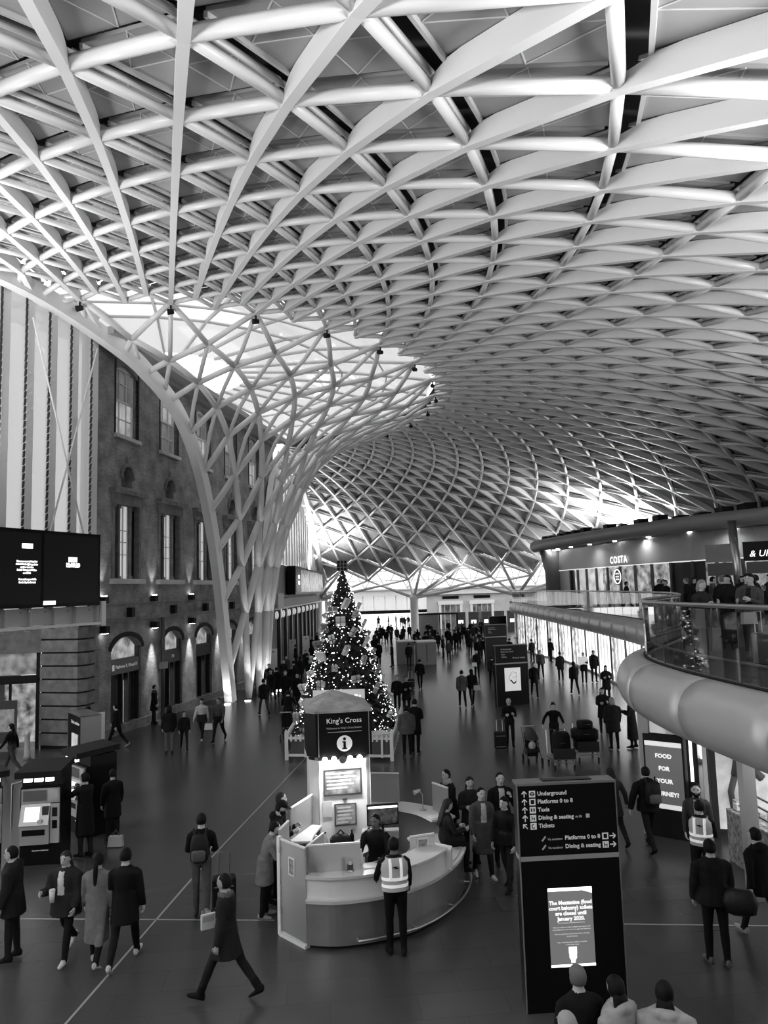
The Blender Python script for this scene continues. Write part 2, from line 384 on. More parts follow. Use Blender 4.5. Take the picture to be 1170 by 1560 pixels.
# dark roof backing added above the panels so the open slots look shaded
mb = MB(); nA, nR = 80, 22; grid = {}
for a in range(nA + 1):
    for k in range(nR + 1):
        h = 1.3 + (HMAX - 1.3) * k / nR; az = 358.5 + a / nA * 195; r = rh(h); P = polar(az, r, zroof(r)); P += up_of(P) * .8
        grid[a, k] = len(mb.v); mb.v.append(tuple(P - COFF))
for a in range(nA):
    for k in range(nR):
        q = (grid[a, k], grid[a + 1, k], grid[a + 1, k + 1], grid[a, k + 1])
        if all(inside(Vector(mb.v[j]) + COFF, -.5) for j in q): mb.f.append(q); mb.m.append(0)
mb.build('dark_backing', m_backing, ceiling, True)

# round spotlights fixed on the inner ring of the shell
for i in range(-7, 62, 4):
    P = node(i, 20)
    if not inside(P, .2): continue
    e = empty('ring_spotlight', P - COFF + Vector((0, 0, -.1)), radians(-az_i(i)), parent=ceiling)
    mb = MB(); mb.tube([(0, .05, 0), (0, .05, -.24)], .035); mb.tube([(-.12, .05, -.26), (.13, .05, -.3)], [.09, .12], 10); mb.build('spot_housing', blackm, e)

# ================================================================== funnel of crossing legs
funnel = empty('lattice_funnel', (AXX, AXY, 0), label='tall white steel lattice funnel flaring from floor legs up into the roof', cat='column')
def fnode(i, row): r, z = FUN[row]; return polar(az_i(i), r, z)
for row in range(10):
    base = 1 if row % 2 == 0 else 3
    rad = [.11, .12, .13, .13, .14, .14, .15, .17, .19, .2][row]; rad2 = [.12, .13, .13, .14, .14, .15, .17, .19, .2, .17][row]
    for i in range(base - 12, 66, 4):
        P = fnode(i, row)
        for di in (2, -2):
            Q = fnode(i + di, row + 1); inP, inQ = inside(P), inside(Q)
            if not inP and not inQ: continue
            a, b = P, Q
            if not inQ: b = to_arch(P, Q)
            if not inP: a = to_arch(Q, P)
            if (b - a).length < .3: continue
            mb = MB(); mid = (a + b) / 2; out = Vector((AXX - mid.x, AXY - mid.y, 0)).normalized() * (-.03 * (b - a).length if row < 7 else 0)
            mb.tube([a - COFF, mid - COFF + out, b - COFF], [rad, (rad + rad2) / 2, rad2], 10); mb.build('funnel_leg' if row > 5 else 'funnel_tube', m_tube, funnel, True)
        if row < 5:
            Q = fnode(i, row + 2)
            if inside(P) or inside(Q):
                a = P if inside(P) else to_arch(Q, P); b = Q if inside(Q) else to_arch(P, Q)
                if (b - a).length > .4:
                    mb = MB(); mb.tube([a - COFF, fnode(i, row + 1) - COFF if (inside(P) and inside(Q)) else (a + b) / 2 - COFF, b - COFF], .095, 8); mb.build('funnel_rib', m_tube, funnel, True)
# legs' floor lights
for i in (37, 33, 29, 25, 41):
    P = polar(az_i(i) - 3, 6.35, .015)
    if inside(P):
        mb = MB(); mb.lathe([(.16, -.01), (.16, .012)], 12, P - COFF); mb.build('floor_uplight', lamp_w, funnel)
        spot_light('funnel_uplight', (P.x, P.y, .06), (P.x - .25, P.y, 9), 170, 70)
# tapered skirts of small arches
def box_sweep(P, w, d, name, m, label, cat):
    """box-section arch along P; w across the hall, d deep in the arch plane"""
    root = empty(name, P[-1], label=label, cat=cat); O = Vector(P[-1]); rings = []; N = len(P)
    for k, p in enumerate(P):
        t = (P[min(k + 1, N - 1)] - P[max(k - 1, 0)]).normalized(); side = Vector((t.x, t.y, 0)); side = Vector((t.y, -t.x, 0)) if side.length > .05 else Vector((1, 0, 0)); side.normalize()
        if side.x < 0: side = -side
        if k == 0: last = side
        side = side if side.dot(last) > 0 else -side; last = side; u = side.cross(t).normalized()
        rings.append([p - O + side * (w * x) + u * (d * y) for x, y in ((-.5, -.5), (.5, -.5), (.5, .5), (-.5, .5))])
    mb = MB(); mb.loft(rings); mb.build('arch_rib', m, root); return root
na = box_sweep(smooth_pts(NEAR_ARCH, 44), .42, .62, 'edge_arch', m_blade, 'broad white edge arch sweeping down in front of the brick wall', 'arch')
fa = box_sweep(smooth_pts(FAR_ARCH, 60), .4, .6, 'edge_arch', m_blade, 'distant white edge arch beside the bright glazed wall behind the tree', 'arch')

# glazed lantern over the funnel
sky = empty('lantern_skylight', (AXX, AXY, 17.6), kind='structure'); sky.name = 'window_20'
frost = glass_mat('skylight_glass', .5, .6, .6, .62); m_mull = mat('skylight_bar', .5, .4)
for i in range(-6, 62, 4):
    a0, a1 = az_i(i), az_i(i + 4); vs = []
    for r, z in ((15.8, .15), (10.5, .9), (4.5, 1.2)):
        for a in (a0, a1): vs.append(polar(a, r, 17.6 + z) - Vector((AXX, AXY, 17.6)))
    mb = MB(); mb.add(vs, [(0, 1, 3, 2), (2, 3, 5, 4)]); mb.build('pane', frost, sky)
    mb = MB(); mb.bar(vs[0], vs[2], .1, .16); mb.bar(vs[2], vs[4], .1, .16); mb.bar(vs[2], vs[3], .08, .12); mb.bar(vs[0].lerp(vs[2], .5), vs[1].lerp(vs[3], .5), .06, .1); mb.build('glazing_bar', m_mull, sky)
# ================================================================== brick range on the left
KX, KY = -11.56, 28.91; WU = Vector((.1645, .9864, 0)); WA = atan2(WU.y, WU.x)          # local x runs along the wall, local -y into the hall
brick = brick_mat('stock_brick', .17, .25, .2); brick_d = brick_mat('dark_brick', .1, .15, .1)
wall_left = empty('wall_left', (KX, KY, 0), WA, kind='structure')
# local frame: x = along wall (away from camera), y = behind the wall, hall at y<0
WLEN = 23.0; WTOP = 16.2
def wall_with_openings(x0, x1, z0, z1, ops, depth):
    mb = MB(); xs = sorted({x0, x1} | {v for o in ops for v in o[:2]}); zs = sorted({z0, z1} | {v for o in ops for v in o[2:4]})
    for xa, xb in zip(xs, xs[1:]):
        for za, zb in zip(zs, zs[1:]):
            cx, cz = (xa + xb) / 2, (za + zb) / 2
            if any(o[0] < cx < o[1] and o[2] < cz < o[3] for o in ops): continue
            mb.add([(xa, 0, za), (xb, 0, za), (xb, 0, zb), (xa, 0, zb)], [(0, 1, 2, 3)])
    for a, b, c, d in [o[:4] for o in ops]:
        mb.add([(a, 0, c), (a, depth, c), (a, depth, d), (a, 0, d)], [(0, 1, 2, 3)]); mb.add([(b, 0, c), (b, 0, d), (b, depth, d), (b, depth, c)], [(0, 1, 2, 3)])
        mb.add([(a, 0, d), (a, depth, d), (b, depth, d), (b, 0, d)], [(0, 1, 2, 3)]); mb.add([(a, 0, c), (b, 0, c), (b, depth, c), (a, depth, c)], [(0, 1, 2, 3)])
    return mb
def spandrel(mb, a, b, zs, zt, y=-.001, th=.3):
    """fills the corners above an arched head between spring zs and crown zt"""
    n = 10; c = (a + b) / 2; hw = (b - a) / 2
    for k in range(n):
        xa, xb = a + (b - a) * k / n, a + (b - a) * (k + 1) / n
        za = zs + (zt - zs) * (1 - ((xa - c) / hw) ** 2) ; zb = zs + (zt - zs) * (1 - ((xb - c) / hw) ** 2)
        mb.add([(xa, y, za), (xb, y, zb), (xb, y, zt + .01), (xa, y, zt + .01), (xa, y + th, za), (xb, y + th, zb)], [(0, 1, 2, 3), (0, 4, 5, 1)])
UPW = [(1.76 + 4.07 * k, 3.6 + 4.07 * k, 12.55, 15.7) for k in range(5)]
LOW = [(1.6 + 4.07 * k, 3.78 + 4.07 * k, 6.4, 9.55) for k in range(5)]
NIC = [(2.25 + 4.07 * k, 3.15 + 4.07 * k, 10.35, 11.3) for k in range(5)]
DRS = [(1.55, 4.05, 0, 4.0), (6.1, 8.2, 0, 4.0), (9.85, 11.9, 0, 4.0), (13.6, 15.6, 0, 4.0), (17.4, 19.4, 0, 4.0)]
mb = wall_with_openings(0, WLEN, 0, WTOP, UPW + LOW + NIC + DRS, .45)
for o in UPW: spandrel(mb, o[0], o[1], o[3] - .35, o[3])
for o in NIC: spandrel(mb, o[0], o[1], o[2] + .3, o[3])
for o in DRS: spandrel(mb, o[0], o[1], 3.45, 4.0)
mb.build('brickwork', brick, wall_left)
mb = MB(); mb.box(0, WLEN, .44, .5, 0, WTOP); mb.build('backing', blackm, wall_left)
mb = MB(); mb.box(-.1, WLEN + .1, -.1, .45, 4.62, 4.78); mb.box(-.05, WLEN, -.05, .4, 5.3, 5.36); mb.build('string_course', darkstone, wall_left)
mb = MB(); mb.box(-.1, WLEN + .2, -.95, .6, WTOP, WTOP + .3); mb.box(-.1, WLEN + .1, -.25, .4, WTOP - .25, WTOP); mb.build('cornice', mat('grey_soffit', .3, .6), wall_left)
mb = MB(); mb.box(0, WLEN, -.03, .3, 0, .35); mb.build('plinth', darkstone, wall_left)
# left return of the brick range (behind the stone pier)
mb = MB(); mb.box(-.02, 0, 0, .5, 0, WTOP); mb.build('brick_return', brick_d, wall_left)
sash = mat('sash_paint', .6, .5); pane_lit = mat('lit_pane', .25, .15, emit=.32, noise_amt=.5, noise_scale=.9); pane_dim = mat('dim_pane', .16, .1, emit=.07, noise_amt=.5, noise_scale=.9); blind = mat('window_blind', .7, .6, emit=.38)
WN = 0
def window_root(label_name):
    global WN; WN += 1
    return empty('window_%d' % WN, (0, 0, 0), parent=None, kind='structure')
def to_wall(o): o.parent = wall_left; return o
for k, (a, b, z0, z1) in enumerate(UPW):
    w = empty('sash_window', ((a + b) / 2, 0, z0), parent=wall_left); hw = (b - a) / 2; H_ = z1 - z0
    mb = MB()
    for x in (-hw + .1, hw - .1): mb.box(x - .06, x + .06, .18, .3, 0, H_)
    mb.box(-hw, hw, .18, .3, H_ * .5 - .05, H_ * .5 + .05); mb.box(-hw, hw, .18, .3, 0, .09); mb.box(-hw, hw, .18, .3, H_ - .2, H_)
    for x in (-.3, .3): mb.box(x - .02, x + .02, .2, .28, 0, H_)
    for z in (.25, .75): mb.box(-hw, hw, .2, .28, H_ * z - .02, H_ * z + .02)
    mb.build('sash_frame', sash, w)
    for s_ in (0, 1):
        mb = MB(); mb.box(-hw + .08, hw - .08, .26, .28, .05 + s_ * H_ * .5, H_ * .5 - .03 + s_ * H_ * .47); mb.build('pane', pane_lit if (k + s_) % 2 == 0 else pane_dim, w)
    mb = MB(); mb.box(-hw - .15, hw + .15, -.14, .2, -.16, 0); mb.build('sill', stone, w)
    mb = MB(); mb.box(-hw - .14, -hw, -.012, .1, 0, H_ + .12); mb.box(hw, hw + .14, -.012, .1, 0, H_ + .12); mb.build('surround', blackm, w)
for k, (a, b, z0, z1) in enumerate(LOW):
    w = empty('tall_window', ((a + b) / 2, 0, z0), parent=wall_left); hw = (b - a) / 2; H_ = z1 - z0
    mb = MB(); mb.box(-.36, .36, .2, .24, 0, H_); mb.build('lit_pane', blind, w)
    mb = MB()
    for x in (-.4, .4, 0): mb.box(x - .035, x + .035, .16, .24, 0, H_)
    for z in (.33, .5, .66): mb.box(-.4, .4, .17, .24, H_ * z - .02, H_ * z + .02)
    mb.build('sash_frame', sash, w)
    for sx in (-1, 1):
        mb = MB(); mb.box(sx * .78 - .32, sx * .78 + .32, .2, .24, 0, H_); mb.build('side_pane', black, w)
        mb = MB(); mb.box(sx * .48 - .07, sx * .48 + .07, .05, .22, 0, H_ - .15); mb.box(sx * .48 - .11, sx * .48 + .11, .02, .22, H_ - .15, H_); mb.box(sx * .48 - .11, sx * .48 + .11, .02, .22, 0, .12); mb.build('pilaster', darkstone, w)
        mb = MB(); mb.box(sx * (hw + .02) - .09, sx * (hw + .02) + .09, -.06, .2, 0, H_ - .15); mb.box(sx * (hw + .02) - .14, sx * (hw + .02) + .14, -.1, .2, H_ - .15, H_); mb.build('pilaster', darkstone, w)
    mb = MB(); mb.box(-hw - .25, hw + .25, -.2, .25, -.22, 0); mb.build('sill', stone, w)
    mb = MB(); mb.box(-hw - .2, hw + .2, -.12, .1, H_, H_ + .45); mb.box(-hw - .32, hw + .32, -.3, .1, H_ + .45, H_ + .62); mb.build('entablature', darkstone, w)
    mb = MB(); mb.box(-.45, .45, .3, .34, H_ + .8, H_ + 1.75); mb.build('niche_back', brick_d, w)
    mb = MB(); n = 9; ring = [(-.53 * cos(pi * q / n), H_ + 1.15 + .62 * sin(pi * q / n)) for q in range(n + 1)]
    for (xa, za), (xb, zb) in zip(ring, ring[1:]): mb.bar((xa, -.03, za), (xb, -.03, zb), .14, .14, (0, 1, 0))
    mb.box(-.07, .07, -.09, .05, H_ + 1.7, H_ + 2.1); mb.build('niche_arch', darkstone, w)
bar_b = mat('doorway_black', .018, .35); door_bright = mat('doorway_glow', .5, .4, emit=.5, noise_amt=.4, noise_scale=2.0)
DOORTXT = ['Platforms 9, 10 and 11', '7 8', '', '', '']
for k, (a, b, z0, z1) in enumerate(DRS):
    d = empty('door_%d' % (k + 1), ((a + b) / 2, 0, 0), kind='structure'); d.parent = wall_left; hw = (b - a) / 2
    mb = MB(); mb.box(-hw, hw, .05, .16, 2.45, 3.02); mb.build('sign_band', bar_b, d)
    mb = MB(); mb.box(-hw, hw, .28, .3, 3.02, 4.0); mb.build('fanlight', mat('fanlight_glow', .3, .3, emit=.24, noise_amt=.7, noise_scale=2.5), d)
    mb = MB()
    for x in (-hw + .04, hw - .04): mb.box(x - .05, x + .05, .1, .3, 0, 3.5)
    mb.box(-hw, hw, .12, .3, 2.98, 3.06); mb.build('door_frame', bar_b, d)
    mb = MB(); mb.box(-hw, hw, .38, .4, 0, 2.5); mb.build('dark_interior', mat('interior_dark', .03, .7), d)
    mb = MB(); mb.box(-.05, .3, .3, .36, .0, 2.1); mb.build('lit_passage', door_bright, d)
    mb = MB(); mb.box(.34, .42, .12, .34, 0, 2.45); mb.box(-.14, -.06, .12, .34, 0, 2.45); mb.build('jamb', bar_b, d)
    mb = MB(); n = 12; ring = [(-(hw + .12) * cos(pi * q / n), 3.45 + .62 * sin(pi * q / n)) for q in range(n + 1)]
    for (xa, za), (xb, zb) in zip(ring, ring[1:]): mb.bar((xa, -.01, za), (xb, -.01, zb), .2, .05, (0, 1, 0))
    mb.build('arch_surround', blackm, d)
    if DOORTXT[k]: text(DOORTXT[k], .2, print_w, d, (.1, .045, 2.74))
    if k == 0:
        mb = MB(); mb.box(-1.08, -.93, .03, .05, 2.62, 2.86); mb.build('train_symbol', print_w, d)
        text('<', .22, print_w, d, (-1.15, .045, 2.74), align='RIGHT')
for k, s in enumerate((.75, 5.0, 9.0, 12.75, 16.6)):
    l = empty('wall_lamp', (s, -.02, 5.55), parent=wall_left)
    mb = MB(); mb.box(-.14, .14, -.24, 0, -.15, .12); mb.build('lamp_box', blackm, l)
    mb = MB(); mb.box(-.09, .09, -.2, -.04, .125, .16); mb.build('lamp_glow', lamp_w, l)
    w3 = wall_left.matrix_basis @ Vector((s, -.3, 5.75)); t3 = wall_left.matrix_basis @ Vector((s, -.02, 8.5)); spot_light('wall_uplight', w3, t3, 110, 50)
    l = empty('wall_downlight', (s, -.02, 4.35), parent=wall_left)
    mb = MB(); mb.box(-.15, .15, -.3, 0, -.14, .14); mb.build('lamp_box', blackm, l)
    mb = MB(); mb.box(-.1, .1, -.26, -.05, -.155, -.142); mb.build('lamp_glow', lamp_w, l)
    if k: w3 = wall_left.matrix_basis @ Vector((s, -.34, 4.15)); t3 = wall_left.matrix_basis @ Vector((s, .05, 1.4)); spot_light('wall_downlight_beam', w3, t3, 700, 40, .9)
for s in (2.9, 7.0, 10.8, 14.6):
    mb = MB(); mb.box(-.13, .13, -.25, 0, -.2, .2); mb.build('camera_box', blackm, wall_left, loc=(s, 0, 4.98))
pp = tag(MB().tube([(0, 0, 0), (0, 0, 4.65)], .09, 10).build('drainpipe', dgrey, wall_left, True, (5.8, -.16, 0)))
mb = MB(); mb.box(-.17, .17, -.15, .15, 2.3, 2.6); mb.build('pipe_box', grey, wall_left, loc=(5.8, -.18, 0))

# ================================================================== glazed wall and departure gantry at the left edge
GU = Vector((-.369, -.929, 0)); GA = atan2(GU.y, GU.x)           # local x runs towards the camera-left, local +y into the hall
gw = empty('wall_glazed', (KX, KY, 0), GA, kind='structure')
gw.name = 'wall_left_glazed'
pale = glass_mat('pale_cladding_glass', .5, .8, .82, .55); mull = mat('mullion_white', .7, .45)
for k in range(9):
    x = .02 + 1.06 * k
    mb = MB(); mb.box(x - .17, x + .13, -.1, .12, 4.6, 17.2); mb.build('mullion', mull, gw)
    mb = MB(); mb.add([(x + .13, -.03, 4.6), (x + .89, -.03, 4.6), (x + .89, -.03, 17.2), (x + .13, -.03, 17.2)], [(0, 1, 2, 3)]); mb.build('pane', pale, gw)
    if k < 5:
        f = MB()
        for q in range(44):
            z = 5.0 + q * .27; f.bar((x + .16, .06, z), (x + .27, .2, z + .2), .1, .03, (0, 1, 0))
        f.build('louvre_stack', dgrey, gw)
for a, b in (((.1, 15.6), (3.2, 5.2)), ((3.3, 15.8), (.3, 6.8))):
    mb = MB(); mb.tube([(a[0], .3, a[1]), (b[0], .3, b[1])], .035, 6); mb.build('brace_rod', mull, gw)
mb = MB(); mb.box(-.3, 9, -4, -3.9, -.2, 4.6); mb.build('rear_wall', mat('rear_wall_grey', .2, .8), gw)
# gantry beam
ga = empty('gantry_beam', (KX, KY, 4.6), GA, label='pale riveted gantry beam under the big black departure board', cat='beam')
mb = MB(); mb.box(-.15, 9, .05, .2, .12, .72); mb.build('web_plate', lgrey, ga)
mb = MB(); mb.box(-.2, 9, .02, .4, 0, .1); mb.build('lower_flange', white, ga)
for k in range(8):
    mb = MB(); mb.box(-.08 + 1.05 * k, .04 + 1.05 * k, .05, .36, -.08, .72); mb.build('stiffener', lgrey, ga)
mb = MB(); mb.box(-.35, -.12, .0, .45, -.05, .9); mb.build('end_bracket', white, ga)
bd = empty('departure_board', (KX, KY, 5.35), GA, label='huge black departure board hung on the gantry beside the brick wall', cat='screen')
mb = MB(); mb.box(.1, 9, .28, .55, 0, 2.72); mb.build('housing', black, bd)
mb = MB(); mb.box(.22, 2.85, .55, .565, .12, 2.6); mb.build('screen', screen_k, bd)
mb = MB(); mb.box(2.98, 5.6, .55, .565, .12, 2.6); mb.build('screen', screen_k, bd)
mb = MB(); mb.box(2.3, 2.84, .562, .575, .08, .22); mb.build('status_strip', screen_w, bd)
R180 = (pi / 2, 0, pi)
mb = MB(); mb.box(1.3, 1.72, .566, .572, 1.62, 1.8); mb.build('clock_caption', screen_w, bd)
text('12:05:20', .2, screen_w, bd, (1.51, .57, 1.5), R180, bold=.01)
mb = MB(); mb.box(3.35, 3.8, .566, .572, 2.05, 2.22); mb.build('notice_heading', screen_w, bd)
for q, ln in enumerate(('If you see something that', 'doesn\'t look right speak to', 'staff or text the', 'British Transport Police', 'on 61016')):
    text(ln, .085, screen_w, bd, (3.58, .57, 1.6 - .1 * q), R180, bold=.004)
for q, ln in enumerate(('Remember your 3 S\'s', 'See it. Say it. Sorted.')): text(ln, .085, screen_w, bd, (3.55, .57, .98 - .1 * q), R180, bold=.004)

# stone pier with deep horizontal joints
pier = empty('wall_pier', (-12.6, 28.7, 0), kind='structure'); pier.name = 'wall_left_pier'
PP = [(-13.45, 28.95), (-13.4, 28.72), (-11.78, 28.3), (-11.5, 28.55), (-11.42, 29.5), (-13.45, 30.2)]
PL = [(x + 12.6, y - 28.7) for x, y in PP]
for q in range(9):
    z0 = .12 + q * .5; mb = MB(); mb.prism([(x * 1.0, y) for x, y in PL], z0, z0 + .43); mb.build('stone_course', darkstone, pier)
mb = MB(); mb.prism([(x * .95, y + .06) for x, y in PL], 0, 4.62); mb.build('joint_core', blackm, pier)
# glass doorway left of the pier
dl = empty('door_6', (-13.45, 28.85, 0), radians(194), kind='structure')
mb = MB(); mb.box(0, 4, -.1, .1, 2.45, 2.75); mb.box(0, .12, -.1, .1, 0, 3.6); mb.box(1.0, 1.08, -.06, .06, 0, 2.45); mb.box(2.2, 2.28, -.06, .06, 0, 2.45); mb.build('door_frame', blackm, dl)
for x in (.12, 1.08): mb = MB(); mb.box(x, x + .9, -.02, 0, .05, 2.42); mb.build('door_pane', clear, dl)
mb = MB(); mb.box(.12, 4, -.03, 0, 2.78, 3.6); mb.build('fanlight', mat('fanlight_dim', .25, .3, emit=.12, noise_amt=.7, noise_scale=2.5), dl)
mb = MB(); mb.box(-.05, 4, -.15, .15, 3.6, 4.62); mb.build('lintel', darkstone, dl)
mb = MB(); mb.box(.1, 4, -1.6, -1.5, 0, 2.5); mb.build('lit_interior', mat('interior_glow', .4, .6, emit=.3, noise_amt=.9, noise_scale=3.5), dl)

# ================================================================== glazed wall, second board and doors beyond the funnel
fl = empty('wall_left_far', (-8.35, 52, 0), 0, kind='structure')
seam_w = mat('backlit_cladding', .8, .5, emit=.0)
vg = glass_mat('milky_glass', .8, .5, .85, .75)
for k in range(40):
    y = 2.5 + k * .95
    zt = min(17, far_z(52 + y) + .1); mb = MB(); mb.add([(0, y, 7.9), (0, y + .9, 7.9), (0, y + .9, zt), (0, y, zt)], [(0, 1, 2, 3)]); mb.build('glass_strip', vg, fl)
    if k % 2 == 0:
        mb = MB(); mb.box(-.05, .06, y - .04, y + .01, 7.9, min(17, far_z(52 + y) + .1)); mb.build('glazing_bar', lgrey, fl)
mb = MB(); mb.box(-.6, .0, -1.2, 2.4, 4.7, 17); mb.build('corner_pier', mat('ribbed_grey', .3, .6), fl)
for k in range(6): mb = MB(); mb.box(-.1, .1, -1 + k * .6, -.85 + k * .6, 5.2, 17); mb.build('corner_rib', lgrey, fl)
mb = MB(); mb.box(-.5, .35, 0, 42, 4.55, 5.2); mb.build('gantry_web', grey, fl)
mb = MB(); mb.box(-.5, .55, 0, 42, 4.42, 4.55); mb.build('gantry_flange', white, fl)
mb = MB(); mb.box(.0, .7, .3, 3.2, 4.5, 5.6); mb.build('gantry_end', lgrey, fl)
mb = MB(); mb.box(-.4, -.06, 0, 42, 5.2, 7.9); mb.build('rear_panel', grey, fl)
for k in range(11):
    y = 2 + k * 3.6; mb = MB(); mb.box(-.3, .1, y - .25, y + .25, 0, 4.45); mb.build('door_pier', mat('shopfront_dark', .05, .4), fl)
    mb = MB(); mb.box(-.18, -.12, y + .25, y + 3.35, 0, 4.2); mb.build('dark_glass', mat('dark_glazing', .02, .12), fl)
    for j in (1.2, 2.3): mb = MB(); mb.box(-.12, -.04, y + j, y + j + .09, 0, 4.2); mb.build('door_mullion', lgrey, fl)
    mb = MB(); mb.sphere((-.0, y + .95, 3.95), .14, .14, .3, 8, 5); mb.sphere((0, y + 2.3, 3.95), .14, .14, .3, 8, 5); mb.build('pendant_lamp', screen_m, fl, True)
mb = MB(); mb.box(-.9, -.35, -2, 0, 0, 4.5); mb.build('stone_end', darkstone, fl)
for q in range(8): mb = MB(); mb.box(-.95, -.2, -2.05, .05, .1 + q * .52, .55 + q * .52); mb.build('stone_course', darkstone, fl)
b2 = empty('departure_board', (-7.85, 62, 5.45), 0, label='long second departure board on the left wall beyond the funnel', cat='screen')
mb = MB(); mb.box(-.4, .3, -.5, 26, 0, 2.4); mb.build('housing', black, b2)
m = mat('board_rows', .25, .25, emit=.16, noise_amt=.8, noise_scale=1.6)
for k in range(9): mb = MB(); mb.box(.3, .33, 3.6 + k * 2.45, 5.9 + k * 2.45, .2, 2.2); mb.build('screen', m, b2)
mb = MB(); mb.box(.3, .33, -.2, 3.4, .15, 2.25); mb.build('clock_screen', screen_k, b2)
mb = MB(); mb.box(.33, .35, 1.4, 2.3, 1.35, 1.65); mb.box(.33, .35, 1.4, 2.3, .85, 1.15); mb.build('clock_digits', screen_w, b2)

# ================================================================== far end: ring beam, glazing, doors, street beyond
fw = empty('wall_far', (0, 104, 0), 0, kind='structure')
ext_white = mat('far_white', .7, .6)
mb = MB(); mb.box(-9, 40, -.6, .6, 4.75, 5.75); mb.box(-9, 40, -.9, .3, 5.55, 5.75); mb.build('ring_beam', ext_white, fw)
for k in range(9):
    x = -8 + k * 1.55
    mb = MB(); mb.box(x, x + 1.5, -.02, .02, 2.75, 4.75); mb.build('transom_pane', glass_mat('shop_glass', .8, .8, .35, .7), fw)
    mb = MB(); mb.box(x - .05, x + .05, -.08, .08, 2.7, 4.75); mb.build('transom_bar', ext_white, fw)
mb = MB(); mb.box(-8.2, 5.6, -.2, .2, 2.3, 2.75); mb.build('door_head', black, fw)
mb = MB(); mb.box(5.6, 40, -.2, .3, 0, 4.75)
mb.build('stone_facade', mat('far_facade', .45, .7, 0, .15, .7), fw)
for x in (7.6, 12.0, 18, 24):
    mb = MB(); mb.box(x, x + 2.6, -.28, -.18, 0, 3.3); mb.build('doorway', mat('far_doorway', .06, .4, emit=.05, noise_amt=.8, noise_scale=1.2), fw)
    mb = MB(); mb.box(x - .35, x, -.45, -.18, 0, 3.7); mb.box(x + 2.6, x + 2.95, -.45, -.18, 0, 3.7); mb.box(x - .45, x + 3.05, -.5, -.18, 3.3, 3.8); mb.build('door_surround', ext_white, fw)
    mb = MB(); mb.box(x + .2, x + 2.5, -.3, -.2, 4.1, 4.5); mb.build('vent_slot', black, fw)
    for j in (.4, 1.2, 2.0): mb = MB(); mb.box(x + j, x + j + .12, -.34, -.28, 0, 3.3); mb.build('door_mullion', lgrey, fw)
# diagonal glazing over the ring beam
gz = glass_mat('clerestory_glass', .95, .5, .3, .9); bar_g = mat('clerestory_bar', .3, .5)
for k in range(16):
    x = -9 + k * 3.0
    mb = MB(); mb.add([(x, .1, 5.75), (x + 3, .1, 5.75), (x + 3, 3.5, 11), (x, 3.5, 11)], [(0, 1, 2, 3)]); mb.build('clerestory_pane', gz, fw)
    mb = MB(); mb.tube([(x, 0, 5.75), (x + 3, 3.4, 11)], .07, 5); mb.tube([(x + 3, 0, 5.75), (x, 3.4, 11)], .07, 5); mb.tube([(x, 1.7, 8.3), (x + 3, 1.7, 8.3)], .06, 5); mb.tube([(x, .8, 6.9), (x + 3, .8, 6.9)], .05, 5); mb.tube([(x, 0, 5.75), (x, 3.4, 11)], .05, 5); mb.build('clerestory_truss', bar_g, fw)
# street outside
mb = MB(); mb.box(-30, 30, 1, 30, -.02, .01); mb.build('pavement', mat('street_paving', .6, .8), fw)
# perimeter wall of the concourse at right and behind the viewpoint
wr = empty('wall_right', (AXX, AXY, 0), kind='structure'); mb = MB(); n = 40; P = []
for k in range(n + 1):
    a = radians(58 + (190 - 58) * k / n); P.append((50.2 * sin(a), 50.2 * cos(a)))
for (xa, ya), (xb, yb) in zip(P, P[1:]): mb.add([(xa, ya, 0), (xb, yb, 0), (xb, yb, 7.5), (xa, ya, 7.5)], [(0, 1, 2, 3)])
mb.build('perimeter_wall', mat('perimeter_grey', .25, .7), wr)

# ================================================================== tree columns at the far perimeter
def tree_column(x, y, label):
    t = empty('tree_column', (x, y, 0), label=label, cat='column', group='branching columns at the far edge')
    mb = MB(); mb.lathe([(.62, 0), (.62, .08), (.5, .12), (.46, 4.2), (.52, 4.6), (.3, 4.85)], 16); mb.build('trunk', m_tube, t, True)
    az0 = degrees(atan2(x - AXX, y - AXY)); i0 = round((az0 - AZF) / DEL)
    if i0 % 2 == 0: i0 += 1
    for i, h in ((i0 - 4, 0), (i0 - 2, 0), (i0, 0), (i0 + 2, 0), (i0 + 4, 0), (i0 - 1, 1), (i0 + 1, 1)):
        if (i + h) % 2 == 0: continue
        q = node(i, h) - Vector((x, y, 0)); mb = MB(); mb.tube([(0, 0, 4.6), q], [.2, .12], 8); mb.build('branch', m_tube, t, True)
    return t
for az, lab in ((20.0, 'white branching column behind the christmas tree crowd, nearest the bright exit'), (35.5, 'white branching column beside the far wayfinding totem'), (5.5, 'white branching column hidden behind the christmas tree top'), (51, 'white branching column behind the mezzanine end')):
    P = polar(az, 46.6, 0); tree_column(P.x, P.y, lab)
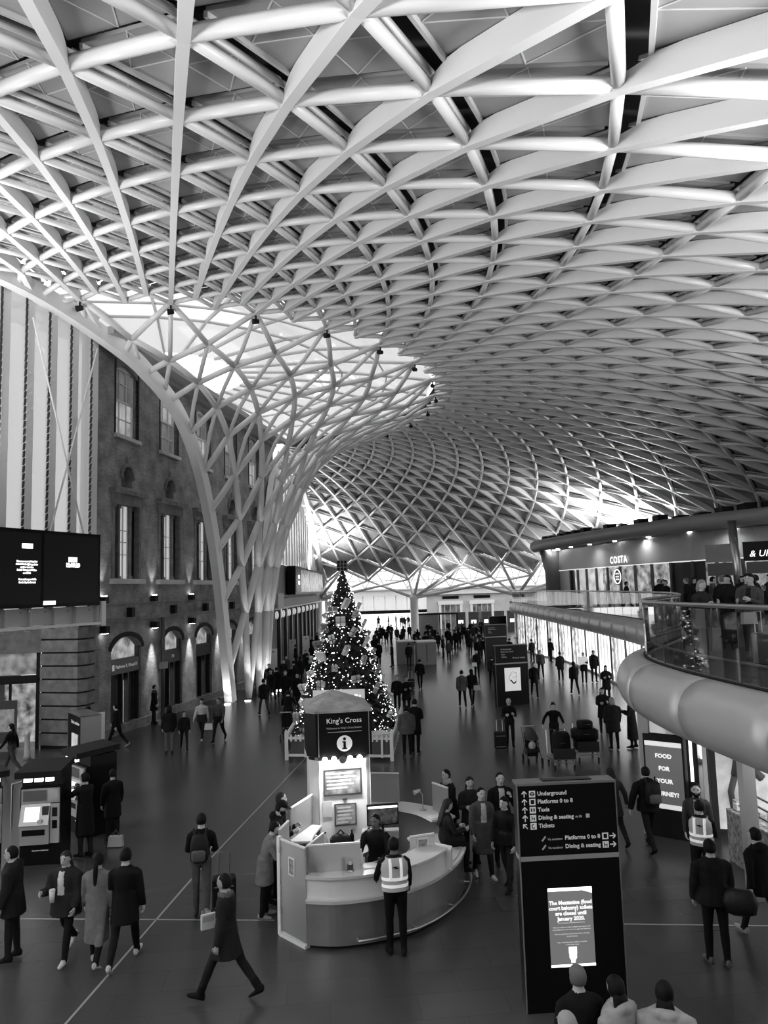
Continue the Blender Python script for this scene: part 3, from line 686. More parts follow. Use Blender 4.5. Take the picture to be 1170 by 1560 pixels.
# ================================================================== mezzanine on the right
EDG = [(8.6, -2, 0), (6.9, 3, 0), (5.85, 6.5, 0), (5.36, 9.3, 0), (5.16, 11.6, 0), (5.12, 13.2, 0), (5.24, 14.9, 0), (5.6, 16.3, 0), (6.2, 17.6, 0), (7.2, 19.2, 0), (8.7, 22, 0), (9.9, 26, 0), (10.7, 31, 0), (11.1, 37, 0), (11.5, 46, 0), (11.9, 56, 0), (12.2, 66, 0), (12.6, 76, 0)]
EP = smooth_pts(EDG, 130); ML = [0]
for a, b in zip(EP, EP[1:]): ML.append(ML[-1] + (b - a).length)
def edge_at(s, off=0.0, z=0.0):
    for k in range(len(EP) - 1):
        if s <= ML[k + 1] or k == len(EP) - 2:
            t = (s - ML[k]) / (ML[k + 1] - ML[k]); p = EP[k].lerp(EP[k + 1], t); d = (EP[k + 1] - EP[k]).normalized(); n = Vector((-d.y, d.x, 0)); return p + n * off + Vector((0, 0, z))
mez = empty('mezzanine', (8, 30, 0), label='curved mezzanine balcony with rounded perforated edge and glass balustrade', cat='balcony'); MO = Vector((8, 30, 0))
ZD = 4.0
poly = [(p.x - 8, p.y - 30) for p in EP] + [(36, 46), (36, -32)]
mb = MB(); mb.prism(poly, 3.15, ZD); mb.build('deck', mat('deck_grey', .05, .5), mez)
perf = mat('edge_metal', .46, .36, .25, .06, 1.2, bump=.05)
LT = ML[-1]; s = 0.3; cut = []
while s < LT - 2: cut.append(s); s += 2.35
for a, b in zip(cut, cut[1:]):
    rings = []; n = 6
    for k in range(n + 1):
        q = a + .012 + (b - a - .024) * k / n
        ring = []
        for j in range(13):
            t = -pi / 2 + pi * j / 12; ring.append(edge_at(q, .12 + .5 * cos(t), 3.52 + .53 * sin(t)) - MO)
        ring.append(edge_at(q, -.1, 4.02) - MO); ring.append(edge_at(q, -.1, 3.02) - MO); rings.append(ring)
    mb = MB(); mb.loft(rings); mb.build('edge_panel', perf, mez, True)
gl = glass_mat('balustrade_glass', .62, 1.0, base=.17)
s = .5; gc = []
while s < LT - 1: gc.append(s); s += 1.45
for a, b in zip(gc, gc[1:]):
    mb = MB(); n = 3
    for k in range(n):
        p, q = edge_at(a + .015 + (b - a - .03) * k / n), edge_at(a + .015 + (b - a - .03) * (k + 1) / n)
        mb.add([(p.x - 8, p.y - 30, 4.06), (q.x - 8, q.y - 30, 4.06), (q.x - 8, q.y - 30, 5.14), (p.x - 8, p.y - 30, 5.14)], [(0, 1, 2, 3)])
    mb.build('glass_panel', gl, mez)
    p = edge_at(a); mb = MB(); mb.bar((p.x - 8, p.y - 30, 4.0), (p.x - 8, p.y - 30, 5.16), .008, .03, (0, 1, 0)); mb.build('glass_post', dgrey, mez)
mb = MB(); mb.tube([edge_at(LT * k / 160, 0, 5.2) - MO for k in range(161)], .038, 8); mb.build('handrail', steel, mez, True)
mb = MB(); mb.tube([edge_at(LT * k / 160, -.16, 4.34) - MO for k in range(161)], .028, 6); mb.build('foot_rail', steel, mez, True)
mb = MB()
for k in range(160): mb.bar(edge_at(LT * k / 160, 0, 4.03) - MO, edge_at(LT * (k + 1) / 160, 0, 4.03) - MO, .07, .07)
mb.build('glass_channel', blackm, mez)

# ------------------------------------------------------------------ shops under the mezzanine
glow = mat('shop_glow', .8, .5, emit=1.7, noise_amt=.5, noise_scale=1.2); glow2 = mat('shop_glow_dim', .5, .5, emit=.7, noise_amt=.9, noise_scale=3.0)
sf = empty('shopfront', (12.3, 48, 0), label='brightly lit shopfront of tall white display panes under the far mezzanine', cat='shopfront'); SO = Vector((12.3, 48, 0))
SP = smooth_pts([(11.9, 68, 0), (12.1, 60, 0), (12.9, 56, 0), (13.05, 49, 0), (12.75, 42.5, 0), (12.3, 36, 0), (11.4, 29, 0), (9.6, 23.5, 0)], 56)
for k, (a, b) in enumerate(zip(SP, SP[1:])):
    n = Vector((-(b - a).y, (b - a).x, 0)).normalized(); n = -n if n.x > 0 else n
    mb = MB(); mb.bar(a - SO + Vector((0, 0, 1.55)), b - SO + Vector((0, 0, 1.55)), .04, 2.9)
    mb.build('display_pane', (glow if hsh(k // 2, 5) > .3 else glow2) if k > 6 else glow2, sf)
    mb = MB(); c = a - SO; mb.bar(c + n * .08 + Vector((0, 0, 0)), c + n * .08 + Vector((0, 0, 3.1)), .04 if k % 4 else .14, .08, n); mb.build('shop_mullion', dgrey if k % 4 == 0 else white, sf)
mb = MB()
for a, b in zip(SP, SP[1:]): mb.bar(a - SO + Vector((0, 0, .06)), b - SO + Vector((0, 0, .06)), .3, .12)
mb.build('shop_kerb', lgrey, sf)
for p in (SP[12], SP[20], SP[28], SP[36], SP[44]): area_light('shop_spill', p + Vector((-.45, 0, 2.6)), p + Vector((-3.2, 0, 0)), 2.0, .3, 55)

# near shop with the advertising screen, window and banner
ns = empty('shopfront', (6.3, 14.5, 0), label='near shopfront with lit mural window and grey post under the mezzanine', cat='shopfront'); NO = Vector((6.3, 14.5, 0))
mb = MB(); mb.frame_box(Vector((5.78, 17.25, 1.55)) - NO, (.1, -.05, 0), (.05, .1, 0), (0, 0, 1.55)); mb.build('corner_post', lgrey, ns)
def seg(nm, m, a, b, z0, z1, th=.08, par=ns, O=NO):
    mb = MB(); A = Vector((a[0], a[1], (z0 + z1) / 2)) - O; B = Vector((b[0], b[1], (z0 + z1) / 2)) - O; mb.bar(A, B, th, z1 - z0); return mb.build(nm, m, par)
seg('dark_portal', blackm, (6.45, 17.0), (6.8, 16.85), 0, 3.1, .06); seg('lit_slot', screen_w, (6.6, 16.8), (6.66, 16.78), 1.2, 2.7, .03)
seg('white_frame', white, (6.86, 16.75), (6.94, 16.72), 0, 3.1, .1); seg('dark_frame', dgrey, (6.98, 16.7), (7.1, 16.66), 0, 3.1, .1)
mural = mat('mural_pale', .5, .5, emit=.34, noise_amt=.35, noise_scale=2.2)
seg('mural', mural, (7.1, 16.75), (9.4, 16.2), .2, 3.1, .05)
MD = Vector((2.3, -.55, 0)).normalized(); MN = Vector((-.55, -2.3, 0)).normalized() * .05
def mpt(u, z): return Vector((7.1, 16.75, z)) + MD * u + MN - NO
for k, (pts, r) in enumerate((([(.42, 1.35), (.5, 1.75), (.52, 2.05)], .1), ([(.52, 2.2), (.54, 2.4)], .09), ([(.35, 2.05), (.2, 2.2)], .045), ([(.5, 2.05), (.75, 1.95), (1.0, 2.1)], .045), ([(1.0, 2.05), (1.02, 2.4)], .05), ([(.42, 1.4), (.3, 1.0), (.35, .5)], .07), ([(.75, 1.5), (.95, 1.3)], .09), ([(1.3, 1.4), (1.5, 1.6), (1.7, 1.5)], .06))):
    mb = MB(); mb.tube([mpt(u, z) for u, z in pts], r, 8); o = mb.build('mural_shape', mat('mural_ink', .1, .6), ns, True)
post = MB(); post.bar(Vector((6.33, 13.6, 0)) - NO, Vector((6.33, 13.6, 3.15)) - NO, .22, .22, (0, 1, 0)); post.build('grey_post', lgrey, ns)
seg('sales_counter', mat('goods_busy', .3, .6, 0, .9, 14.0), (7.0, 15.5), (7.1, 12.2), 0, 1.0, .5)
for k in range(26):
    x, y = 6.85 + .3 * hsh(k, 1), 12.4 + 3.0 * hsh(k, 2); mb = MB(); w = .05 + .05 * hsh(k, 3); h_ = .1 + .16 * hsh(k, 4)
    mb.frame_box((x - 6.3, y - 14.5, 1.02 + h_ / 2), (w, w * .3 * (hsh(k, 5) - .5), 0), (0, w, 0), (0, 0, h_ / 2)); mb.build('goods_pack', [white, lgrey, dgrey, offwhite][k % 4], ns)
for k in range(3): seg('counter_rail', steel, (6.75 + .1 * k, 14.9), (6.85 + .1 * k, 12.3), 1.2 + .12 * k, 1.23 + .12 * k, .03)
seg('rear_glow', glow2, (8.4, 16.5), (9.6, 9.0), 0, 3.1, .05); seg('near_glow', glow, (7.9, 11.4), (8.0, 8.6), 1.7, 3.1, .05)
area_light('shop_spill', (7.3, 13.6, 3.05), (7.0, 13.6, 0), 1.5, 1.5, 60)
mb = MB(); mb.add([(.35, -1.35, 2.75), (.55, -2.5, 2.6), (.55, -2.5, 1.5), (.4, -1.5, 1.55)], [(0, 1, 2, 3)]); mb.add([(.38, -1.35, 2.75), (.58, -2.5, 2.6), (.58, -2.5, 1.5), (.43, -1.5, 1.55)], [(3, 2, 1, 0)]); bn = mb.build('black_banner', blackm, ns)
text('THE P', .17, print_w, ns, (.38, -1.75, 2.38), (pi / 2, 0, -1.45)); text('Gour', .14, print_w, ns, (.39, -1.78, 2.16), (pi / 2, 0, -1.45), shear=.3); text('to go', .12, print_w, ns, (.4, -1.82, 2.0), (pi / 2, 0, -1.45))
ad = empty('advert_screen', (6.05, 16.85, 0), radians(-38), label='upright advert screen reading FOOD FOR YOUR JOURNEY by the shop corner', cat='sign')
mb = MB(); mb.box(-.44, .44, -.02, .18, 0, 2.2); mb.build('cabinet', blackm, ad)
mb = MB(); mb.box(-.4, .4, -.035, -.02, .62, 2.06); mb.build('screen', mat('advert_grey', .15, .4, emit=.06), ad)
for z0 in (.62, 1.96): mb = MB(); mb.box(-.4, .4, -.04, -.03, z0, z0 + .1); mb.build('screen_band', mat('advert_band', .8, .4, emit=.5), ad)
for k, ln in enumerate(('FOOD', 'FOR', 'YOUR', 'JOURNEY?')): text(ln, .125, mat('advert_text', .9, .4, emit=.7), ad, (0, -.04, 1.75 - .27 * k), bold=.004)

# ------------------------------------------------------------------ shops on the mezzanine with their canopy
up = empty('mezzanine_shop', (15, 46, ZD), label='coffee shop front with pale curved fascia on the mezzanine', cat='shopfront'); UO = Vector((15, 46, ZD))
WP = smooth_pts([(13.3, 59, 0), (13.55, 55, 0), (14.4, 50.5, 0), (15.4, 44.5, 0), (17.2, 39, 0), (20.2, 35, 0), (25, 31, 0), (31, 28.5, 0)], 48)
fas = mat('fascia_metal', .4, .4, .2, .06, .5)
for k, (a, b) in enumerate(zip(WP, WP[1:])):
    A, B = a - UO, b - UO; n = Vector((-(b - a).y, (b - a).x, 0)).normalized(); n = -n if n.x > 0 else n
    mb = MB(); mb.bar(A + Vector((0, 0, 4 + 3.45)), B + Vector((0, 0, 4 + 3.45)), .25, 1.5); mb.build('fascia_panel', fas, up)
    mb = MB(); mb.bar(A + Vector((0, 0, 4 + 2.68)) + n * .05, B + Vector((0, 0, 4 + 2.68)) + n * .05, .12, .08); mb.build('fascia_light', mat('fascia_glow', .8, .5, emit=.7 + 0 * k), up)
    if k < 8: m_ = fas
    else: m_ = [mat('shop_dark', .03, .2), mat('shop_busy', .2, .4, emit=.25, noise_amt=.95, noise_scale=2.2), mat('shop_busy', .2), mat('shop_pale', .5, .4, emit=.4, noise_amt=.4, noise_scale=1.5), mat('shop_dark', .03), mat('shop_busy', .2), mat('shop_pale', .5)][int(hsh(k // 3, 21) * 7)]
    mb = MB(); mb.bar(A + Vector((0, 0, 4 + 1.32)), B + Vector((0, 0, 4 + 1.32)), .1, 2.64); mb.build('shop_bay', m_, up)
    if k >= 8 and k % 2 == 0: mb = MB(); mb.bar(A + n * .12 + Vector((0, 0, 4)), A + n * .12 + Vector((0, 0, 6.65)), .16, .12, n); mb.build('bay_post', dgrey, up)
ca = empty('canopy', (16, 45, 8.2), label='long curved grey canopy with downlights over the mezzanine shops', cat='canopy'); CO = Vector((16, 45, 8.2))
CP = smooth_pts([(11.9, 58.4, 0), (11.6, 56.6, 0), (12.2, 52.5, 0), (13.6, 46.5, 0), (15.8, 39.5, 0), (18.6, 34.5, 0), (22.5, 30, 0), (27, 27.5, 0)], 60)
mb = MB(); mb.prism([(p.x - 16, p.y - 45) for p in CP] + [(14, -15), (14, 13)], .05, .75); mb.build('slab', mat('canopy_grey', .2, .5), ca)
rings = []
for k, p in enumerate(CP):
    d = (CP[min(k + 1, 60)] - CP[max(k - 1, 0)]).normalized(); n = Vector((-d.y, d.x, 0)); n = -n if n.x > 0 else n
    rings.append([p - Vector((16, 45, 0)) + n * (.35 * cos(t)) + Vector((0, 0, .4 + .42 * sin(t))) for t in [2 * pi * j / 10 for j in range(10)]])
mb = MB(); mb.loft(rings); mb.build('rounded_edge', mat('canopy_edge', .26, .4), ca, True)
for k in range(14):
    p = CP[6 + k * 4] if 6 + k * 4 < 61 else CP[-1]; q = p + Vector((.9, .35, 0)) - Vector((16, 45, 0))
    mb = MB(); mb.lathe([(.13, 0), (.13, .05)], 10, (q.x, q.y, -.0)); mb.build('downlight', lamp_w, ca)
for x, y in ((12.6, 57.2), (12.9, 56.2), (13.0, 55.4), (12.5, 56.6)): mb = MB(); mb.lathe([(.15, 0), (.15, .05)], 10, (x - 16, y - 45, .0)); mb.build('downlight', lamp_w, ca)
for k in range(26):
    p = CP[5 + k * 2]; q = p + Vector((1.1, .4, 0)) - Vector((16, 45, 0)); r = hsh(k, 77)
    mb = MB(); mb.box(q.x - .3, q.x + .3, q.y - .45, q.y + .45, .75, .95 + .3 * r); mb.build('uplight_box', blackm, ca)
    if k % 2: mb = MB(); mb.box(q.x - .34, q.x + .2, q.y - .3, q.y + .3, 1.0 + .22 * r, 1.06 + .22 * r); mb.build('box_frame', lgrey, ca)
pl_ = empty('end_wall', (13.2, 57.5, ZD), label='rounded grey end wall of the mezzanine shop under the canopy tip', cat='wall')
mb = MB(); mb.lathe([(.75, 0), (.8, 2.6), (1.15, 4.3)], 20); mb.build('curved_panel', mat('end_wall_grey', .16, .5), pl_, True)
# sign lettering on the fascia
def on_wall(x, y, px_dir=None):
    j = min(range(len(WP) - 1), key=lambda k: (WP[k] - Vector((x, y, 0))).length); a, b = WP[j], WP[j + 1]; d = (b - a).normalized(); n = Vector((-d.y, d.x, 0)); n = -n if n.x > 0 else n; return a, n, atan2(n.x, -n.y)
p, n, a = on_wall(14.95, 46.6); cs = empty('shop_sign', (p.x + n.x * .22, p.y + n.y * .22, 7.05), a, label='glowing white shop name letters on the curved mezzanine fascia', cat='sign')
text('COSTA', .62, mat('sign_glow', .9, .5, emit=1.3), cs, (0, 0, 0), bold=.012, spacing=1.2)
rs = empty('round_sign', (p.x + n.x * .3, p.y + n.y * .3, 6.0), a, label='round black and white badge sign in the coffee shop window', cat='sign')
mb = MB(); mb.tube([(0, 0, 0), (0, -.03, 0)], .52, 24); mb.build('badge_disc', black, rs)
mb = MB(); mb.tube([(.44 * cos(2 * pi * k / 28), -.05, .44 * sin(2 * pi * k / 28)) for k in range(28)], .035, 6, closed=True); mb.build('badge_ring', mat('sign_glow_soft', .9, .5, emit=1.2), rs)
for k, ln in enumerate(('COFFEE', 'BEANS', 'SERVED')): text(ln, .15, mat('sign_glow_soft', .9), rs, (0, -.05, .18 - .18 * k))
us = empty('hanging_sign', (17.0, 34.8, 6.35), radians(-30), label='black hanging shop sign with white script beside a steel column on the mezzanine', cat='sign')
mb = MB(); mb.box(-.1, 1.5, -.06, .06, .1, 1.0); mb.build('black_board', black, us); mb = MB(); mb.box(-1.75, -.45, -.05, .05, .1, .95); mb.build('grey_board', grey, us); mb = MB(); mb.box(-1.7, -.45, -.04, .04, -.55, .05); mb.box(0, 1.4, -.04, .04, -.5, .05); mb.build('menu_board', dgrey, us)
text('& UPP', .42, mat('sign_glow', .9), us, (.7, -.07, .42), shear=.25)
mc = empty('steel_column', (16.75, 35.1, ZD), label='slanting steel column standing behind the hanging sign on the mezzanine', cat='column'); mb = MB(); mb.tube([(0, 0, 0), (-.15, 0, 4.4)], .2, 12); mb.build('column_shaft', steel, mc, True)
for (x, y) in ((13.9, 50), (15.4, 44.0), (17.4, 37.8), (20.5, 33.6)): area_light('canopy_downlight_beam', (x - .3, y - .5, 8.15), (x - .3, y - .5, 4), .6, .6, 30)
# ================================================================== wayfinding totems
def totem(x, y, rz, label, w=1.36, h=2.93, detail=False, mapp=False):
    t = empty('wayfinding_totem', (x, y, 0), rz, label=label, cat='sign', group='black wayfinding totems'); hw = w / 2
    mb = MB(); mb.box(-hw, hw, 0, .25, 0, 1.92); mb.build('plinth_cabinet', black, t)
    mb = MB(); mb.box(-hw, hw, 0, .25, 1.98, h - .03); mb.build('sign_panel', black, t)
    mb = MB(); mb.box(-hw, hw, -.004, .24, 1.92, 1.98); mb.build('divider_strip', mat('strip_grey', .3, .4), t)
    mb = MB(); mb.box(-hw, hw, -.01, .26, h - .03, h); mb.box(-hw - .006, -hw + .008, -.01, .02, 0, h); mb.box(hw - .008, hw + .006, -.01, .02, 0, h); mb.build('edge_trim', mat('trim_grey', .16, .4, .2), t)
    if detail:
        mb = MB(); mb.box(-hw * .45, hw * .55, .06, .2, h, h + .012); mb.build('top_vent', black, t)
    return t
pr = mat('sign_text', .7, .5, emit=.12); dim = mat('sign_text_dim', .4, .5, emit=.05)
tf = totem(2.365, 10.36, radians(3.3), 'large black wayfinding totem in the foreground listing Underground and Platforms', detail=True)
SZ = .074
def arrow(par, x, z, kind):
    mb = MB(); s = .04; y = -.006
    d = {'u': (0, 1), 'r': (1, 0), 'ul': (-.7, .7)}[kind]; n = (-d[1], d[0]); tip = (x + d[0] * s, z + d[1] * s)
    mb.bar((x - d[0] * s, y, z - d[1] * s), (tip[0] - d[0] * .006, y, tip[1] - d[1] * .006), .013, .006, (0, 1, 0))
    for q in (1, -1): mb.bar((tip[0], y, tip[1]), (tip[0] - d[0] * .036 + n[0] * q * .034, y, tip[1] - d[1] * .036 + n[1] * q * .034), .013, .006, (0, 1, 0))
    mb.build('arrow', pr, par)
def icon(par, x, z, kind):
    mb = MB(); h = .042; mb.box(x - h, x + h, -.006, -.001, z - h, z + h, 0)
    if kind == 'train': mb.box(x - .024, x + .024, -.008, -.006, z - .026, z + .028, 1)
    elif kind == 'tube': mb.tube([(x + .024 * cos(2 * pi * k / 14), -.008, z + .024 * sin(2 * pi * k / 14)) for k in range(14)], .006, 4, 1, closed=True); mb.box(x - .034, x + .034, -.01, -.006, z - .006, z + .006, 1)
    elif kind == 'taxi': mb.box(x - .026, x - .008, -.008, -.006, z - .02, z + .024, 1); mb.box(x + .008, x + .026, -.008, -.006, z - .02, z + .024, 1)
    elif kind == 'dine': mb.box(x - .022, x - .012, -.008, -.006, z - .028, z + .028, 1); mb.box(x - .012, x + .012, -.008, -.006, z - .01, z, 1); mb.box(x + .012, x + .022, -.008, -.006, z - .028, z + .01, 1)
    else: mb.tube([(x + .022 * cos(pi * .4 + 2 * pi * .7 * k / 10), -.008, z + .026 * sin(pi * .4 + 2 * pi * .7 * k / 10)) for k in range(11)], .006, 4, 1)
    mb.build('pictogram', [pr, black], par)
for z, a, ic, t_ in ((2.79, 'u', 'tube', 'Underground'), (2.685, 'u', 'train', 'Platforms 0 to 8'), (2.58, 'u', 'taxi', 'Taxis'), (2.475, 'u', 'dine', 'Dining & seating'), (2.37, 'ul', 'ticket', 'Tickets')):
    arrow(tf, -.585, z, a); icon(tf, -.475, z, ic); text(t_, SZ, pr, tf, (-.405, -.004, z), align='LEFT', bold=.001)
text('via lift', .04, dim, tf, (.1, -.004, 2.47), align='LEFT'); mb = MB(); mb.box(.25, .3, -.004, 0, 2.45, 2.5); mb.build('lift_symbol', dim, tf)
for z, ic, t_, u_ in ((2.2, 'train', 'Platforms 0 to 8', 'Via escalator'), (2.09, 'dine', 'Dining & seating', 'Via escalator')):
    arrow(tf, .6, z, 'r'); icon(tf, .5, z, ic); text(t_, SZ, pr, tf, (.43, -.004, z), align='RIGHT', bold=.001); text(u_, .04, dim, tf, (-.19, -.004, z - .01), align='CENTER')
    mb = MB(); mb.bar((-.37, -.004, z - .03), (-.32, -.004, z + .03), .02, .004, (0, 1, 0)); mb.build('escalator_symbol', dim, tf)
sc = empty('notice_screen', (-.03, 0, 1.06), parent=tf)
mb = MB(); mb.box(-.3, .3, -.006, .0, -.5, .5); mb.build('screen', mat('notice_grey', .1, .35, emit=.13), sc)
mb = MB(); mb.box(-.3, .3, -.009, -.006, .46, .5); mb.add([(.14, -.0095, .47), (.3, -.0095, .42), (.3, -.0095, .47)], [(0, 1, 2)]); mb.build('screen_band', screen_w, sc); mb = MB(); mb.box(-.3, .3, -.009, -.006, -.5, -.47); mb.build('screen_band', screen_w, sc)
tw = mat('notice_text', .9, .4, emit=1.0); tg = mat('notice_text_dim', .7, .4, emit=.45)
for k, ln in enumerate(('The Mezzanine (food', 'court balcony) toilets', 'are closed until', 'January 2020.')): text(ln, .068, tw, sc, (0, -.01, .31 - .068 * k), bold=.002, ext=.001)
for z, ln in ((.055, 'This is because of refurbishment works.'), (-.0, 'There are additional toilets available near the taxi rank'), (-.03, 'or by Platform 8. Look out for the signs and directions.'), (-.085, 'We are sorry for any inconvenience this will cause'), (-.115, 'to your journey.'), (-.19, 'If you need help please speak to a member'), (-.22, 'of the station team.')): text(ln, .023, tg, sc, (0, -.01, z), ext=.001)
mb = MB(); mb.box(-.055, .055, -.012, -.008, -.34, -.25); mb.tube([(0, -.008, -.37), (0, -.013, -.37)], .052, 18); mb.box(-.03, .03, -.012, -.008, -.45, -.39); mb.build('toilet_symbol', tw, sc)
t2 = totem(5.87, 35.65, radians(16), 'black wayfinding totem with a white station map in mid hall', 1.68, 2.82)
mb = MB(); mb.box(-.4, .42, -.012, 0, .66, 1.74); mp_ = mb.build('station_map', mat('map_white', .75, .5, emit=.35), t2)
mb = MB()
for a, b in (((-.2, 1.3), (0, 1.55)), ((0, 1.55), (.2, 1.5)), ((.2, 1.5), (.22, 1.15)), ((.22, 1.15), (.05, 1.0)), ((-.2, 1.3), (-.1, 1.1)), ((0, 1.3), (.2, 1.32))): mb.bar((a[0], -.015, a[1]), (b[0], -.015, b[1]), .012, .006, (0, 1, 0))
mb.bar((-.1, -.015, 1.18), (.05, -.015, 1.0), .06, .006, (0, 1, 0)); mb.bar((.05, -.015, 1.0), (.18, -.015, 1.08), .06, .006, (0, 1, 0)); mb.build('map_drawing', blackm, t2)
for k in range(4):
    text(('Underground', 'Platforms 0 to 8', 'Taxis', 'Tickets')[k], .1, dim, t2, (-.55, -.006, 2.62 - .12 * k), align='LEFT')
text('Dining & seating', .1, dim, t2, (.7, -.006, 2.2), align='RIGHT')
t3 = totem(7.9, 54.5, radians(16), 'farther black wayfinding totem behind the station map totem', 1.7, 2.85)
for k in range(4): text(('Underground', 'Platforms 0 to 8', 'Taxis', 'Tickets')[k], .1, dim, t3, (-.6, -.006, 2.62 - .12 * k), align='LEFT')
t4 = totem(10.4, 70.0, radians(12), 'most distant black totem before the stone doorways', 1.7, 2.85)
mb = MB(); mb.box(-.4, .3, -.012, 0, .5, 1.6); mb.build('station_map', mat('map_white', .75), t4)

# ================================================================== christmas tree
TX, TY = -1.66, 28.2
xt = empty('christmas_tree', (TX, TY, 0), label='tall christmas tree covered in white lights and wrapped parcels', cat='tree')
needle = mat('fir_dark', .018, .9, 0, .5, 6.0); bulb = mat('fairy_light', .9, .5, emit=5.0); bulb2 = mat('fairy_light_soft', .9, .5, emit=1.6); parcel = mat('parcel_paper', .5, .5, 0, .2, 3.0)
def tree_r(z): return .12 + 1.8 * (1 - (z - .45) / 5.9) ** 1.03
rng = random.Random(5); fo = MB()
core = [(.3, .4)] + [(tree_r(z) * .72, z) for z in [.5 + .5 * k for k in range(12)]] + [(.05, 6.4)]; fo.lathe(core, 20)
for k in range(2600):
    z = .5 + 5.85 * (1 - (1 - rng.random()) ** .55) if False else .5 + 5.8 * (1 - rng.random() ** .6); a = rng.random() * 2 * pi; R_ = tree_r(z) * (.82 + .28 * rng.random()); L_ = .16 + .3 * rng.random() * (1.1 - z / 7)
    c, s_ = cos(a), sin(a); tip = Vector((R_ * c, R_ * s_, z - .06)); base = Vector(((R_ - L_) * c, (R_ - L_) * s_, z + .05)); side = Vector((-s_, c, .0)) * (.07 + .08 * rng.random())
    up_ = Vector((0, 0, .05)); fo.add([base - side, base + side, tip + side * .25, tip - side * .25, base + up_, tip + up_ * .6], [(0, 1, 2, 3), (0, 4, 5, 3), (1, 2, 5, 4)])
fo.build('fir_branches', needle, xt)
for mtl, cnt, nm, r0 in ((bulb, 620, 'fairy_lights', .021), (bulb2, 850, 'soft_fairy_lights', .017)):
    mb = MB()
    for k in range(cnt):
        z = .45 + 5.85 * (1 - rng.random() ** .58); a = rng.random() * 2 * pi; R_ = tree_r(z) * (.97 + .14 * rng.random()); r = r0 * (.7 + .7 * rng.random())
        c = (R_ * cos(a), R_ * sin(a), z); mb.add([(c[0] + r, c[1], c[2]), (c[0], c[1] + r, c[2]), (c[0] - r, c[1], c[2]), (c[0], c[1] - r, c[2]), (c[0], c[1], c[2] + r), (c[0], c[1], c[2] - r)], [(0, 1, 4), (1, 2, 4), (2, 3, 4), (3, 0, 4), (1, 0, 5), (2, 1, 5), (3, 2, 5), (0, 3, 5)])
    o = mb.build(nm, mtl, xt); o['kind'] = 'stuff'
for k in range(60):
    z = .7 + 4.6 * (k / 60.0) ** 1.05; a = k * 2.4 + 4.0; R_ = tree_r(z) * 1.07; w = .09 + .1 * hsh(k, 9); h_ = .1 + .12 * hsh(k, 8)
    g = empty('gift_parcel', (R_ * cos(a), R_ * sin(a), z), a + .5 * (hsh(k, 3) - .5), parent=xt); g.rotation_euler = (.6 * (hsh(k, 4) - .5), .5, a + 1.0 * hsh(k, 5))
    mb = MB(); mb.box(-.05, .06, -w, w, -h_, h_); mb.build('parcel_box', [parcel, lgrey, white, grey][k % 4], g); mb = MB(); mb.box(-.055, .065, -.015, .015, -h_ - .004, h_ + .004); mb.box(-.055, .065, -w - .004, w + .004, -.015, .015); mb.build('ribbon', [dgrey, white, grey][k % 3], g)
tp = empty('tree_topper', (0, 0, 6.38), 0, parent=xt); mb = MB(); mb.box(-.19, .19, -.19, .19, 0, .38); mb.build('topper_cube', blackm, tp)
mb = MB()
for x in (-.19, -.063, .063, .19):
    for f in (-.195, .195): mb.bar((x, f, 0), (x, f, .38), .02, .012, (0, 1, 0)); mb.bar((f, x, 0), (f, x, .38), .02, .012, (1, 0, 0))
    z = x + .19
    for f in (-.195, .195): mb.bar((-.19, f, z), (.19, f, z), .02, .012, (0, 1, 0)); mb.bar((f, -.19, z), (f, .19, z), .02, .012, (1, 0, 0))
mb.build('topper_grid', grey, tp)
mb = MB(); mb.tube([(0, 0, 0), (0, 0, .6)], .12, 10); mb.build('trunk', blackm, xt)
tsn = empty('tree_banner', (-.15, -2.1, .0), 0, parent=xt); mb = MB(); mb.box(-.85, .95, -.03, .03, 1.72, 2.2); mb.build('banner_board', mat('banner_white', .55, .5, emit=.25), tsn); bp_ = mat('banner_print', .9, .5, emit=.9)
for k in range(8): mb = MB(); mb.box(-.3 + k * .15, -.2 + k * .15 - .04 * (k % 2), -.036, -.03, 1.9 + .02 * (k % 3), 2.04 - .03 * (k % 2)); mb.build('banner_mark', bp_, tsn)
mb = MB(); mb.box(-.6, -.54, 0, .05, 0, 1.72); mb.box(.6, .66, 0, .05, 0, 1.72); mb.build('banner_post', blackm, tsn)
# picket fence, each side a thing of its own
def fence(a, b, label):
    a, b = Vector(a), Vector(b); L = (b - a).length; f = empty('picket_fence', a, atan2((b - a).y, (b - a).x), label=label, cat='fence', group='white picket fence around the tree')
    mb = MB(); mb.box(0, L, -.02, .02, .12, .2); mb.box(0, L, -.02, .02, .68, .76); mb.build('fence_rail', white, f)
    mb = MB(); mb.box(.12, L - .12, .0, .02, .2, .68); mb.build('fence_backing', mat('fence_dark', .06, .6), f)
    n = max(2, int(L / .16))
    for k in range(n + 1):
        x = L * k / n; big = k in (0, n); w = .06 if big else .035; h_ = 1.0 if big else .86
        mb = MB(); lo = 0 if big else (.62 if k % 4 else .1); mb.box(x - w, x + w, -.045, -.02, lo, h_ - .06); mb.add([(x - w, -.045, h_ - .06), (x + w, -.045, h_ - .06), (x, -.045, h_), (x - w, -.02, h_ - .06), (x + w, -.02, h_ - .06), (x, -.02, h_)], [(0, 1, 2), (3, 5, 4), (0, 2, 5, 3), (1, 4, 5, 2)]); mb.build('picket', white, f)
    return f
FA, FB, FC, FD = (-3.52, 25.55, 0), (.03, 24.95, 0), (.45, 31.2, 0), (-3.6, 31.4, 0)
fence(FA, FB, 'white picket fence in front of the christmas tree, behind the information tower'); fence(FB, FC, 'white picket fence along the right side of the christmas tree'); fence(FD, FA, 'white picket fence along the left side of the christmas tree')
